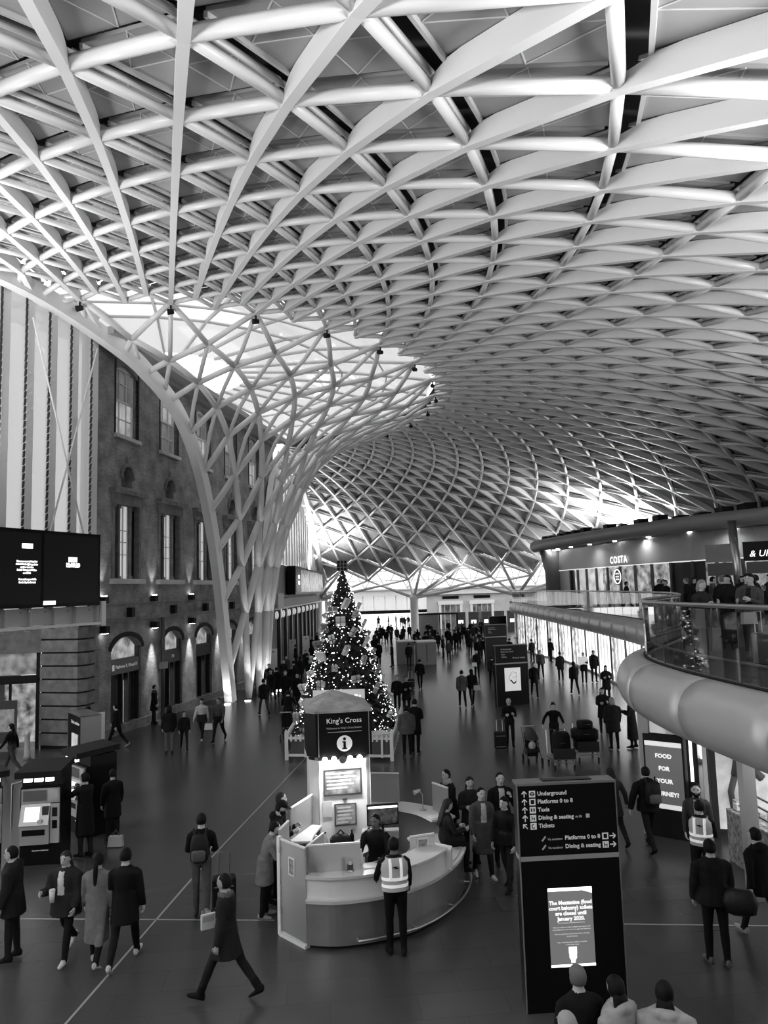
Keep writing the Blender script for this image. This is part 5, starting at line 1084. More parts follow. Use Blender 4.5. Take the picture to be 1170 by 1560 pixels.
    mb.loft([ring(nb + hd * .03 * k, sdv * .009 * k, hd * .004), ring(nb + face * .012 * k - hd * .005 * k, sdv * .014 * k, hd * .01 * k), ring(nb + face * .022 * k - hd * .025 * k, sdv * .019 * k, hd * .012 * k), ring(nb - hd * .04 * k, sdv * .012 * k, hd * .006 * k)])
    for s in (-1, 1): mb.sphere(hc + sdv * (s * .078 * k) - face * .008 * k - hd * .005 * k, .014 * k, .02 * k, .03 * k, 8, 6)
    out.append((mb, 0))
    if p.get('hood'):
        mb = MB(); c = sp(.5) - fw * .085 * k; mb.sphere(c, .13 * k, .075 * k, .075 * k, 12, 8); out.append((mb, p.get('hood_id', 1)))
    if p.get('scarf'):
        mb = MB(); mb.tube([sp(.515) + (X * cos(2 * pi * q / 10) * .085 + fw * sin(2 * pi * q / 10) * .085) * k for q in range(10)], .035 * k, 8, closed=True); out.append((mb, 4))
    if p.get('open_front'):
        mb = MB(); mb.loft([ring(sp(z) + fw * (d * build * k + t - .004), X * .05 * k, fw * .024 * k) for z, d in ((-.02 if not p.get('sit') else .02, .118), (.1, .112), (.25, .112), (.4, .115), (.5, .07))]); out.append((mb, 4))
    return out, dict(hc=hc, hd=hd, face=face, side=sdv, hands=hands, k=k, sp=sp, fw=fw, up=up, P0=P0, t=t, X=X)
def hand_mesh(mb, wr, d, s, k, curl=.5, el=None):
    """palm, four bent fingers of unequal length and a thumb from the side of the palm"""
    d = d.normalized(); ref = Vector((s, 0, 0)); pn = (ref - d * ref.dot(d)); pn = pn.normalized() if pn.length > .05 else d.orthogonal().normalized(); ac = d.cross(pn).normalized()     # pn = back of hand, ac = across the palm
    c0, c1 = wr - d * .02, wr + d * .085 * k
    mb.loft([ring(c0, ac * .026 * k, pn * .019 * k, 10), ring(wr + d * .02 * k, ac * .032 * k, pn * .017 * k, 10), ring(wr + d * .06 * k, ac * .041 * k, pn * .016 * k, 10), ring(c1, ac * .038 * k, pn * .012 * k, 10)])
    fr = 1 if ac.y > 0 else -1
    for q, (o, L) in enumerate(((.031, .072), (.0105, .082), (-.0105, .077), (-.031, .06))):
        a = c1 + ac * (o * fr * k) - d * .008; pts = [a]; dirv = d.copy(); ang = curl
        for j, f in enumerate((.42, .33, .25)):
            dirv = (dirv * cos(ang) - pn * sin(ang)).normalized() if j == 0 else (dirv * cos(ang * .9) - (pn * cos(ang * j) + d * sin(ang * j)) * sin(ang * .9)).normalized(); pts.append(pts[-1] + dirv * L * k * f)
        mb.tube(pts, [.0095 * k, .009 * k, .0085 * k, .0065 * k], 6)
    a = wr + d * .03 * k + ac * (.034 * fr * k); t1 = (d * .75 + ac * fr * .6 - pn * .3).normalized(); t2 = (d * .95 + ac * fr * .1 - pn * .4).normalized(); mb.tube([a - ac * fr * .012 * k, a + t1 * .035 * k, a + t1 * .035 * k + t2 * .035 * k], [.013 * k, .011 * k, .008 * k], 6)
def hair_mesh(A, style):
    k, hc, hd, face, sd = A['k'], A['hc'], A['hd'], A['face'], A['side']; mb = MB(); rs = []
    if style == 'bald': return None
    c = hc - face * .012 * k + hd * .004 * k; n = 16; r = 1.07 if style in ('short', 'cap', 'crop') else 1.12
    for j in range(9):
        u = -.55 + 1.57 * j / 8; w = math.sqrt(max(.02, 1 - min(abs(u), .995) ** 2.2)) ; row = []
        for q in range(n):
            a = 2 * pi * q / n; fx, fy = cos(a), sin(a)
            dep = .094 if fy < 0 else .094 * (1.0 if u > .42 else (.30 if u > -.05 else .02))       # cut back below the hairline so the face stays clear
            row.append(c + hd * (.108 * k * u * r) + sd * (.084 * k * fx * w * r) + face * (dep * k * fy * w * r))
        rs.append(row)
    mb.loft(rs)
    if style in ('long', 'pony', 'bob', 'bun'):
        if style == 'long': seq = [(-.02, .06, .07, .05), (-.1, .085, .09, .045), (-.2, .1, .1, .04), (-.3, .11, .095, .035), (-.4, .12, .07, .025)]
        elif style == 'bob': seq = [(.02, .05, .09, .06), (-.08, .06, .1, .06), (-.15, .055, .085, .045)]
        elif style == 'pony': seq = [(.03, .1, .03, .03), (-.06, .13, .04, .03), (-.2, .14, .038, .026), (-.33, .14, .03, .02), (-.42, .13, .012, .01)]
        else: seq = [(.13, .09, .02, .02), (.12, .1, .055, .05), (.07, .12, .06, .055), (.02, .1, .02, .02)]
        mb.loft([ring(hc + hd * (z * k) - face * (b * k), sd * (w * k), face * (d_ * k), 12) for z, b, w, d_ in seq])
    return mb
def cap_mesh(A):
    k, hc, hd, face, sd = A['k'], A['hc'], A['hd'], A['face'], A['side']; mb = MB(); c = hc + hd * .03 * k
    mb.loft([ring(c + hd * z * k, sd * w * k, face * d_ * k, 14) for z, w, d_ in ((0, .088, .104), (.04, .089, .105), (.075, .075, .09), (.098, .04, .05), (.102, .005, .005))]); b = c + face * .09 * k + hd * .004
    mb.loft([ring(b, sd * .075 * k, hd * .006 * k, 10), ring(b + face * .05 * k - hd * .008 * k, sd * .065 * k, hd * .006 * k, 10), ring(b + face * .085 * k - hd * .014 * k, sd * .03 * k, hd * .004 * k, 10)]); return mb
def person(x, y, heading, label=None, z=0.0, vox=.022, group=None, features=True, **p):
    """heading in degrees: 0 walks away from the camera (+Y), 90 to picture left, -90 to picture right, 180 towards the camera"""
    parts, A = build_body(p); src = MB(); ids = []
    for mb, pid in parts: n0 = len(src.f); src.add(mb.v, mb.f); ids += [pid] * (len(src.f) - n0)
    me = bpy.data.meshes.new('person'); me.from_pydata(src.v, [], src.f); me.update(); ob = bpy.data.objects.new('person', me); COL.objects.link(ob)
    md = ob.modifiers.new('r', 'REMESH'); md.mode = 'VOXEL'; md.voxel_size = vox; md.use_smooth_shade = True
    sm = ob.modifiers.new('s', 'SMOOTH'); sm.factor = .5; sm.iterations = 3 if vox < .03 else 1
    tri_src = [(Vector(v)) for v in src.v]; bvh = BVHTree.FromPolygons(tri_src, src.f)
    PEND.append((ob, bvh, ids, A, p, (x, y, z), radians(heading), label, group, features, vox)); return PEND[-1]
PEOPLE = []
def flush_people():
    dg = bpy.context.evaluated_depsgraph_get(); dg.update()
    for ob, bvh, ids, A, p, loc, hd, label, group, features, vox in PEND:
        me = bpy.data.meshes.new_from_object(ob.evaluated_get(dg)); n0 = len(me.polygons)
        top, bot, shoe, second = cloth(p.get('top', .03)), cloth(p.get('bottom', .025)), cloth(p.get('shoes', .02), .6), cloth(p.get('second', .5)); skin = SKINS[p.get('skin', 0)]
        mi = []
        for f in me.polygons:
            q = bvh.find_nearest(f.center); pid = ids[q[2]] if q[2] is not None else 1
            if pid == 2 and p.get('coat') and not p.get('sit') and f.center.z > p['coat'] * A['k'] + .005: pid = p.get('skirt_id', 1)
            mi.append(pid)
        bm = bmesh.new(); bm.from_mesh(me)
        if features is not None:
            hm = MB()
            for wr, d, s, el in A['hands']: hand_mesh(hm, wr, d, s, A['k'], p.get('curl', .5))
            vs = [bm.verts.new(v) for v in hm.v]
            for f in hm.f:
                try: bm.faces.new([vs[i] for i in f]).smooth = True
                except ValueError: pass
        bm.normal_update(); bm.to_mesh(me); bm.free(); me.materials.clear()
        for m in (skin, top, bot, shoe, second): me.materials.append(m)
        mi += [0] * (len(me.polygons) - n0); me.polygons.foreach_set('material_index', mi); me.polygons.foreach_set('use_smooth', [True] * len(me.polygons)); me.name = 'person'
        old = ob.data; ob.modifiers.clear(); ob.data = me; bpy.data.meshes.remove(old); ob.location = loc; ob.rotation_euler = (0, 0, hd); tag(ob, label, 'person', group)
        st = p.get('hair', 'short'); hmesh = hair_mesh(A, st); hcol = HAIRS[p.get('hair_col', 'dark')]
        if hmesh: hmesh.build('hair', hcol, ob, True)
        if p.get('cap'): cap_mesh(A).build('cap', cloth(p.get('cap_v', .02)), ob, True)
        if features:
            k, hc, up, face, sd = A['k'], A['hc'], A['hd'], A['face'], A['side']
            for s in (-1, 1): mb = MB(); mb.sphere(hc + face * .087 * k + sd * (s * .031 * k) + up * .012 * k, .013 * k, .008 * k, .006 * k, 8, 5); mb.build('eye', eye_m, ob, True)
            mb = MB(); mb.bar(hc + face * .09 * k - sd * .046 * k + up * .03 * k, hc + face * .09 * k - sd * .016 * k + up * .033 * k, .012 * k, .007 * k); mb.bar(hc + face * .09 * k + sd * .046 * k + up * .03 * k, hc + face * .09 * k + sd * .016 * k + up * .033 * k, .012 * k, .007 * k); mb.build('eyebrows', hcol, ob)
            mb = MB(); mb.sphere(hc + face * .098 * k - up * .056 * k, .022 * k, .008 * k, .007 * k, 8, 5); mb.build('mouth', lip_m, ob, True)
            if p.get('beard'):
                mb = MB(); mb.loft([ring(hc - up * z * k + face * f * k, sd * w * k, face * d_ * k, 12) for z, f, w, d_ in ((.035, .03, .074, .066), (.075, .035, .064, .066), (.112, .04, .045, .055), (.125, .045, .02, .03))]); mb.build('beard', hcol, ob, True)
        if p.get('vest'):
            mb = MB(); sp, fw, X, kk, b = A['sp'], A['fw'], A['X'], A['k'], p.get('build', 1.0)
            mb.loft([ring(sp(z), X * (w * b * kk + .04), fw * (d_ * b * kk + .04), 16) for z, w, d_ in ((.02, .16, .115), (.1, .152, .112), (.2, .148, .11), (.32, .166, .12), (.42, .16, .115), (.5, .09, .075))], caps=False); mb.build('vest', mat('hi_vis', .42, .6), ob, True)
            mb = MB()
            for z in (.1, .2): mb.loft([ring(sp(z + dz), X * (.153 * b * kk + .045), fw * (.114 * b * kk + .045), 16) for dz in (-.022, .022)], caps=False)
            for s in (-1, 1):
                for g in (1, -1): mb.loft([[sp(z) + X * (s * .085 + dx) * kk + fw * g * (d_ * b * kk + .046) for dx in (-.022, .022)] + [sp(z) + X * (s * .085 + dx) * kk + fw * g * (d_ * b * kk + .04) for dx in (.022, -.022)] for z, d_ in ((.2, .106), (.32, .115), (.42, .11), (.49, .075))], caps=False)
            mb.build('reflective_strips', mat('reflective', .9, .4, emit=.3), ob, True); mb = MB(); q = sp(.37) - fw * (.118 * b * kk + .048); mb.bar(q - X * .04 + Vector((0, 0, .008)), q + X * .02 + Vector((0, 0, .012)), .012, .014); mb.bar(q - X * .01 - Vector((0, 0, .012)), q + X * .045 - Vector((0, 0, .004)), .012, .012); mb.build('vest_emblem', blackm, ob)
        PEOPLE.append(ob)
    PEND.clear()

# ---- shared poses
STRIDE = dict(legs=((24, 6), (-20, 22)), arms=((-18, 8, 14, 0), (20, 8, 18, 0)))
STRIDE2 = dict(legs=((-20, 22), (24, 6)), arms=((20, 8, 18, 0), (-18, 8, 14, 0)))
STAND = dict(legs=((3, 2), (-2, 3)), arms=((3, 9, 14, 4), (4, 9, 12, 4)))
PHONE = dict(legs=((3, 2), (-2, 3)), arms=((12, 8, 100, 22), (10, 8, 95, 25)))
POCKET = dict(legs=((3, 2), (-3, 4)), arms=((-8, 16, 45, 18), (-8, 16, 45, 18)))
def mix(*ds, **kw):
    o = {}
    for d in ds: o.update(d)
    o.update(kw); return o
# ---- foreground
FV = .017
person(-2.37, 10.85, 78, 'man in dark knee-length coat striding left across the front floor holding papers', vox=FV, legs=((27, 4), (-22, 16)), arms=((-8, 9, 20, 0), (12, 8, 75, 12)), coat=.6, top=.035, second=.1, bottom=.03, shoes=.012, boots=True, skin=1, scarf=True, h=1.74)
person(-4.19, 11.95, 4, 'man in long black coat and white shoes walking away beside the woman in pale coat', vox=FV, **mix(STRIDE2, coat=.62, top=.012, bottom=.012, shoes=.7, h=1.77, second=.7, arms=((8, 8, 14, 0), (-4, 10, 18, 0))))
person(-4.63, 11.98, 2, 'woman in long pale grey coat with dark ponytail walking away', vox=FV, legs=((12, 4), (-14, 20)), arms=((6, 7, 12, 0), (-4, 7, 14, 0)), coat=.38, flare=.3, top=.17, bottom=.02, shoes=.6, hair='pony', h=1.66)
person(-5.19, 12.17, 172, 'woman in dark fluffy jacket and white top walking towards the camera with a cup', vox=FV, legs=((16, 4), (-18, 26)), arms=((6, 10, 25, 6), (14, 8, 88, 8)), coat=.72, puff=.035, top=.045, second=.75, open_front=True, bottom=.02, shoes=.7, hair='long', hair_col='brown', h=1.66)
person(-6.05, 12.2, 100, 'person in dark padded coat cut by the left picture edge', vox=FV, coat=.7, puff=.03, top=.03, **mix(STAND, bottom=.03, hood=True))
person(-3.39, 13.48, 5, 'man with a backpack and grey jeans standing with his back turned', vox=FV, **mix(STAND, legs=((5, 3), (-7, 8)), arms=((6, 12, 60, 25), (6, 12, 60, 25)), top=.015, bottom=.09, shoes=.05, h=1.76, baggy=.5))
person(.0, 12.0, 8, 'staff member in pale reflective vest standing with back turned at the desk front', vox=FV, **mix(STAND, arms=((22, 14, 30, 10), (12, 10, 20, 0)), lean=6, top=.02, bottom=.012, skin=2, vest=True, build=1.08, h=1.72))
person(-2.25, 14.1, -92, 'man in black cap and dark hoodie leaning at the left of the information desk', vox=FV, **mix(PHONE, lean=14, top=.02, bottom=.02, cap=True, hood=True, tilt=8, h=1.8, beard=True))
person(-2.2, 14.75, -80, 'dark-haired person mostly hidden behind the tower at the left of the desk', vox=FV, **mix(STAND, top=.03, hair_col='brown', h=1.75))
person(-2.28, 13.45, -80, 'person in mid grey coat and white trainers leaning on the desk by the frosted door', vox=FV, **mix(PHONE, lean=16, coat=.62, top=.2, bottom=.02, shoes=.35, h=1.62, tilt=10))
person(-.28, 13.3, 160, 'clerk in black standing inside the information desk', vox=FV, **mix(STAND, arms=((20, 10, 60, 10), (20, 10, 60, 10)), top=.012, skin=2, build=1.1, h=1.75, lean=8))
person(.98, 14.5, -72, 'person in dark coat sitting on the low ledge of the desk looking at a phone', vox=FV, sit=True, seat=.765, legs=((82, 85), (74, 80)), arms=((20, 8, 70, 20), (20, 8, 75, 20)), coat=.6, top=.03, bottom=.02, hair='long', hair_col='brown', tilt=12, h=1.66)
person(1.25, 16.4, 120, 'dark-coated person behind the right rear screen of the desk', vox=FV, **mix(STAND, top=.02, lean=8, coat=.7, scarf=True, second=.3, h=1.72))
person(-.72, 17.0, 150, 'elderly man with white hair in a black coat behind the tower', vox=FV, **mix(STAND, top=.015, coat=.7, hair_col='white', second=.6, scarf=True, h=1.74))
person(1.72, 14.9, 195, 'woman in mid grey coat and white shoes standing in the group right of the desk', vox=FV, **mix(STAND, legs=((14, 3), (-9, 12)), coat=.5, top=.07, second=.5, open_front=True, bottom=.03, shoes=.7, hair='short', hair_col='dark', h=1.7))
person(2.1, 14.3, 140, 'woman in black sweater with long hair nearest the foreground totem', vox=FV, **mix(STAND, legs=((10, 4), (-10, 14)), top=.012, bottom=.04, hair='long', h=1.68, coat=.85))
person(2.2, 15.55, 185, 'man in black jacket raising a hand to his face behind the group by the desk', vox=FV, **mix(STAND, arms=((20, 10, 125, 25), (5, 9, 20, 0)), top=.015, second=.5, open_front=True, h=1.82, coat=.75))
person(1.6, 15.75, 185, 'long-haired woman with phone at the back of the group by the desk', vox=FV, **mix(PHONE, top=.04, coat=.7, hair='long', hair_col='brown', h=1.7, second=.1))
person(4.75, 16.5, 10, 'woman with curly hair in dark coat walking away holding a man\'s hand', vox=FV, **mix(STRIDE, coat=.66, flare=1.6, top=.05, hair='bob', hair_col='brown', arms=((-8, 8, 10, 0), (-4, 26, 14, 0)), h=1.66))
person(5.38, 16.1, 4, 'man in black padded jacket with backpack walking away holding a woman\'s hand', vox=FV, **mix(STRIDE2, coat=.8, puff=.025, top=.015, bottom=.02, hood=True, arms=((-4, 24, 10, 0), (10, 8, 14, 0)), h=1.76))
person(4.69, 11.4, -3, 'man in black jacket with shoulder bag standing with back turned at lower right', vox=FV, **mix(STAND, coat=.86, puff=.02, top=.025, bottom=.015, shoes=.12, hair='crop', h=1.76, legs=((4, 2), (-4, 3)), build=1.08))
person(5.45, 13.6, -30, 'staff member in pale reflective vest with bent arms by the near shop', vox=FV, **mix(PHONE, top=.02, bottom=.02, vest=True, h=1.7))
person(5.75, 14.45, 160, 'bearded man in dark top beside the staff member at the near shop', vox=FV, **mix(STAND, top=.05, second=.4, open_front=True, beard=True, h=1.78))
person(5.72, 12.1, 15, 'dark-coated person in pale shoes cut by the right picture edge', vox=FV, **mix(STRIDE, coat=.7, top=.018, shoes=.4, hood=True, h=1.74))
person(1.85, 8.0, 10, 'person with thin grey hair standing under the totem screen', vox=FV, **mix(STAND, top=.02, hair='crop', hair_col='grey', coat=.7, h=1.7))
person(2.2, 7.85, 40, 'woman with dark hair and pale fur hood below the totem at the bottom edge', vox=FV, **mix(STAND, top=.4, puff=.03, coat=.7, hair='long', hood=True, turn=20, h=1.66))
person(2.62, 7.72, -20, 'woman with dark hair and pale furry coat at the bottom edge right of the totem', vox=FV, **mix(STAND, top=.45, puff=.035, coat=.7, hair='long', hood=True, h=1.66))
person(1.58, 7.32, 30, 'person with pale hair and furry coat at the very bottom edge', vox=FV, **mix(STAND, top=.2, puff=.03, coat=.7, hair='bob', hair_col='white', h=1.62))
MV = .022
person(.55, 25.35, 8, 'person in mid grey hooded parka standing by the fence right of the tree', vox=MV, **mix(STAND, coat=.8, puff=.03, top=.09, bottom=.02, shoes=.1, hood=True, h=1.7))
person(.85, 26.0, -20, 'man in long black coat beside the parka figure at the tree fence', vox=MV, **mix(PHONE, coat=.6, top=.015, h=1.82))
person(.75, 33.4, 190, 'man in black coat looking at the tree from its right side', vox=MV, **mix(PHONE, coat=.7, top=.015, skin=1, h=1.75)); person(.35, 34.4, 170, 'dark figure half hidden by the tree lights at right', vox=MV, **mix(STAND, top=.02, h=1.7))
person(4.16, 26.35, 175, 'grey-haired man in black standing with a suitcase before the map totem', vox=MV, **mix(PHONE, top=.015, hair='crop', hair_col='white', h=1.7))
person(5.5, 25.4, 172, 'woman in black top with bent arms pushing a stroller and a luggage cart', vox=MV, **mix(STAND, top=.015, second=.6, arms=((35, 18, 25, 0), (30, 34, 10, 0)), bottom=.03, lean=8, h=1.66, hair='bun'))
person(7.57, 25.63, 5, 'blond person in long dark padded coat near the mezzanine edge', vox=MV, **mix(STAND, coat=.6, puff=.03, top=.035, hair='bob', hair_col='blond', h=1.72))
person(8.25, 25.75, 60, 'person in ankle-length dark coat facing the blond one', vox=MV, **mix(PHONE, coat=.3, flare=1.6, top=.03, shoes=.015, h=1.74))
person(8.0, 28.3, 175, 'woman with long dark hair and scarf behind the blond person', vox=MV, **mix(PHONE, coat=.6, top=.02, hair='long', h=1.7))
person(-10.3, 28.34, 85, 'person in dark jacket and white shoes walking left by the stone pier', vox=MV, **mix(STRIDE, coat=.75, top=.018, bottom=.015, shoes=.5, h=1.68)); person(-10.45, 33.3, -75, 'dark figure leaning at the lit pillar by the first door', vox=MV, **mix(STAND, coat=.6, top=.02, h=1.72))
person(-11.0, 27.4, 0, 'person in dark top standing with bent arms before the stone pier', vox=MV, **mix(PHONE, top=.03, second=.6, h=1.7)); person(-12.4, 24.7, 85, 'long-haired person hurrying out at the left edge', vox=MV, **mix(STRIDE2, top=.015, hair='long', bottom=.05, h=1.66))
person(-7.95, 27.1, 20, 'woman with dark hair and pale jeans standing left in the family group', vox=MV, **mix(STAND, top=.02, coat=.8, bottom=.12, hair='bob', h=1.7)); person(-7.55, 27.6, 200, 'smaller dark-clad child in the family group by the wall', vox=MV, **mix(STRIDE, top=.03, bottom=.03, h=1.45))
person(-7.35, 29.4, 175, 'woman in white top and dark skirt facing the camera near the lit doors', vox=MV, **mix(STRIDE, top=.5, second=.04, coat=.75, skirt_id=4, bottom=.03, shoes=.6, hair='long', h=1.64))
person(-6.6, 29.0, 170, 'stout man in grey shirt carrying a small bag by the lit doors', vox=MV, **mix(STRIDE2, top=.07, bottom=.02, build=1.2, skin=1, h=1.7))
person(-6.75, 16.75, 65, 'person in black coat reaching to the second ticket machine', vox=MV, **mix(STAND, coat=.45, top=.012, arms=((60, 10, 30, 0), (70, 8, 20, 0)), h=1.78)); person(-6.5, 17.7, 40, 'shorter person in black behind the ticket machine customer', vox=MV, **mix(STAND, coat=.6, top=.012, h=1.62))
# ---- middle distance
for (x, y, hd, lab, kw) in (
    (-5.83, 34.8, 30, 'woman in short black coat and bare legs walking left of the tree', mix(STRIDE, coat=.75, top=.012, bottom=.05)),
    (-6.0, 40, 10, 'dark figure in long coat walking away beside the funnel legs', mix(STRIDE2, coat=.5, top=.018)),
    (-4.07, 30.1, 0, 'broad man in black pushing a covered stroller left of the tree', mix(STAND, top=.012, arms=((35, 12, 30, 0), (35, 12, 30, 0)), build=1.12)),
    (-4.5, 36.8, 175, 'man in dark coat walking towards the camera left of the tree', mix(STRIDE, coat=.6, top=.015)),
    (-5.2, 37.6, 185, 'grey-haired figure in dark coat left of the tree', mix(STAND, coat=.6, top=.02, hair_col='grey')),
    (-4.0, 40.9, 178, 'person in black jacket close behind the tree at left', mix(STRIDE2, coat=.75, top=.014)),
    (-4.95, 51, 5, 'lone dark figure walking away farther back left of the tree', mix(STRIDE, top=.015)),
    (3.44, 35.5, 0, 'person in mid grey short coat walking away in mid hall', mix(STRIDE, coat=.75, top=.09, bottom=.015, h=1.76)),
    (3.95, 35.9, 5, 'long-haired person in black walking beside the grey coat', mix(STRIDE2, coat=.8, top=.02, bottom=.04, hair='long', h=1.76)),
    (5.47, 46.4, 175, 'person in dark jacket holding a pale bag in front of the far totem', mix(STAND, top=.025)),
    (5.9, 42.7, 0, 'person in dark jacket and slim trousers walking away near the map totem', mix(STRIDE, coat=.8, top=.03, bottom=.015)),
    (1.75, 42.2, 5, 'person in black pulling a wheeled suitcase in mid hall', mix(STRIDE2, top=.015, coat=.8)),
    (-.73, 55.4, 0, 'tall dark figure right of the tree in front of the bright exit', mix(STAND, coat=.6, top=.014, h=1.85)),
    (.29, 54.6, 80, 'dark figure facing left beside the grey booths', mix(STAND, top=.015)),
    (1.5, 54.2, 0, 'person in dark coat standing at the grey booth', mix(STAND, coat=.7, top=.02)),
    (7.35, 38, 175, 'man in black coat walking right of the map totem', mix(STRIDE, coat=.7, top=.012, h=1.78)),
    (9.48, 38.4, 0, 'woman in dark jacket walking away before the lit shopfront', mix(STRIDE, coat=.8, top=.015, hair='long')),
    (10.0, 43.6, 15, 'person in dark parka and pale shoes beside the lit shopfront', mix(STAND, coat=.7, top=.03, shoes=.4)),
    (11.1, 42.6, 160, 'person holding an open map near the lit shopfront', mix(PHONE, coat=.7, top=.015)),
    (11.75, 42.9, 190, 'hooded man close behind the map reader', mix(STAND, coat=.75, top=.012, hood=True, h=1.8)),
    (9.3, 45.8, 175, 'person in pale scarf walking along the lit shops', mix(STRIDE, coat=.8, top=.06, scarf=True)),
    (10.5, 54.5, 20, 'dark figure standing at the far end of the lit shops', mix(STAND, top=.02)),
    (11.85, 54.5, -60, 'dark figure silhouetted against the bright shop panes', mix(STAND, top=.015)),
    (10.3, 35.6, 170, 'woman in dark coat looking at a phone beside the mezzanine nose', mix(PHONE, coat=.6, top=.015, hair='long')),
):
    person(x, y, hd, lab, vox=.026, features=None if y > 40 else False, **kw)
flush_people()

# ---- distant crowd: six shared figures copied
CROWD = [person(0, -60, 0, 'x', vox=.04, features=None, **kw) for kw in (mix(STAND, top=.018, coat=.8), mix(STRIDE, top=.03, coat=.6), mix(STRIDE2, top=.012, bottom=.03), mix(PHONE, top=.02, coat=.7, hair='long'), mix(STAND, top=.06, coat=.8, bottom=.015), mix(STAND, top=.015, build=1.12, hair_col='grey'))]
n0 = len(PEOPLE); flush_people(); PROTO = PEOPLE[n0:]
def clone(k, x, y, z, hd, label, group, s=1.0):
    c = copy_tree(PROTO[k % 6]); c.location = (x, y, z); c.rotation_euler = (0, 0, radians(hd)); c.scale = (s, s, s); tag(c, label, 'person', group); return c
rg = random.Random(3); placed = []
def free(x, y, d):
    if all(hypot(x - a, y - b) > d for a, b in placed): placed.append((x, y)); return True
    return False
zones = [(9, (-6.9, -4.3), (38.5, 50), 'dark figure in the loose group walking between the funnel legs and the tree', 'walkers between funnel and tree'), (32, (2.5, 9.5), (56, 76), 'small dark figure in the distant crowd between the booths and the far totems', 'distant crowd by the far totems'), (24, (-1.5, 5.5), (60, 88), 'small dark figure in the crowd before the bright far exit', 'distant crowd before the exit'), (18, (-7.0, -3.2), (51, 74), 'small dark figure in the crowd along the left doors behind the tree', 'distant crowd along the left doors'), (9, (6.5, 11.5), (76, 92), 'tiny dark figure near the far stone doorways', 'distant crowd at the far doorways'), (9, (-6, 4.5), (106, 118), 'tiny figure walking on the bright street outside the exit', 'figures outside the exit')]
for cnt, (xa, xb), (ya, yb), lab, grp in zones:
    k = 0; tries = 0
    while k < cnt and tries < 600:
        tries += 1; x, y = rg.uniform(xa, xb), rg.uniform(ya, yb)
        if any(hypot(x - a, y - b) < 1.5 for a, b in ((1.35, 56.8), (2.9, 56), (7.9, 54.7), (10.4, 70.2), (2.5, 87), (12, 79), (6, 88.7), (3.6, 88.7), (8.4, 88.7))): continue
        if free(x, y, 1.0): clone(rg.randrange(6), x, y, .012 if y > 104 else 0, rg.choice((0, 10, -15, 170, 185, 90)), lab, grp, rg.uniform(.94, 1.06)); k += 1
# ---- people on the mezzanine
MZ = [(7.2, 14.6, 120, 'woman with long dark hair and pale jacket standing behind the glass on the mezzanine', mix(PHONE, top=.06, second=.02, hair='long', open_front=True, coat=.85, h=1.7)),
      (9.0, 17.0, 150, 'man in dark jacket at the right end of the mezzanine crowd', mix(STAND, top=.03, h=1.74)),
      (6.25, 14.9, 200, 'blond person leaning on the mezzanine rail with hands together', mix(PHONE, top=.04, coat=.7, hair='bob', hair_col='blond', lean=12, h=1.62))]
for x, y, hd, lab, kw in MZ: person(x, y, hd, lab, z=ZD, vox=.02, **kw)
flush_people()
for k, (x, y) in enumerate(((11.2, 26.5), (12.5, 27.5), (13.4, 29.5), (12.0, 24.5), (14.2, 31), (13.0, 25.5), (11.8, 29), (14.8, 29), (12.4, 33), (10.8, 23.5), (10.2, 22.0), (9.3, 20.5), (14.2, 38), (15.0, 35), (15.8, 33), (9.9, 19.0), (11.2, 21), (13.9, 26.9), (12.9, 35), (12.3, 38), (13.3, 41), (8.6, 18.6), (9.6, 17.6), (10.9, 19.6), (13.2, 23.6), (15.3, 26), (11.9, 31.5), (12.7, 30.6), (8.0, 16.4), (8.9, 19.6), (10.3, 20.6), (12.2, 22.6), (14.4, 24.6), (13.6, 28.3), (11.0, 25.0), (11.3, 27.8))):
    clone(k, x, y, ZD, (60, 120, 200, 160, 250)[k % 5], 'dark-clad customer in the crowd on the mezzanine behind the rail', 'mezzanine crowd', .8 if k < 10 else 1.0)
for o in PROTO:
    for ch in list(o.children): bpy.data.objects.remove(ch)
    bpy.data.objects.remove(o)

# ================================================================== things carried and pushed
def suitcase(x, y, rz, label, h=.62, m=blackm, handle=True, z=0.0):
    s = empty('suitcase', (x, y, z), rz, label=label, cat='suitcase'); mb = MB(); w, d = .21, .12
    mb.loft([[(sx * w * a, sy * d * a, zz) for sx, sy in ((-1, -.7), (-.85, -1), (.85, -1), (1, -.7), (1, .7), (.85, 1), (-.85, 1), (-1, .7))] for zz, a in ((.05, .9), (.08, 1), (h - .03, 1), (h, .9))]); mb.build('case_body', m, s)
    for sx in (-1, 1): mb = MB(); mb.tube([(sx * .16 - .02, .08, .035), (sx * .16 + .02, .08, .035)], .035, 10); mb.build('wheel', dgrey, s)
    if handle: mb = MB(); mb.tube([(-.1, .09, h), (-.1, .09, h + .38), (.1, .09, h + .38), (.1, .09, h)], .011, 6); mb.build('pull_handle', steel, s)
    mb = MB(); mb.box(-w * .8, w * .8, -d - .012, -d, .12, .14); mb.box(-w * .8, w * .8, -d - .012, -d, h - .14, h - .12); mb.build('case_trim', grey, s)
suitcase(-3.05, 13.75, .2, 'dark upright suitcase beside the man with the backpack', .6); suitcase(3.78, 26.1, 0, 'dark suitcase at the feet of the grey-haired man', .62); suitcase(1.2, 41.9, .1, 'black wheeled suitcase pulled across mid hall'); suitcase(6.9, 13.7, .5, 'suitcase with tall pale handle behind the mezzanine glass', .62, dgrey, z=ZD)
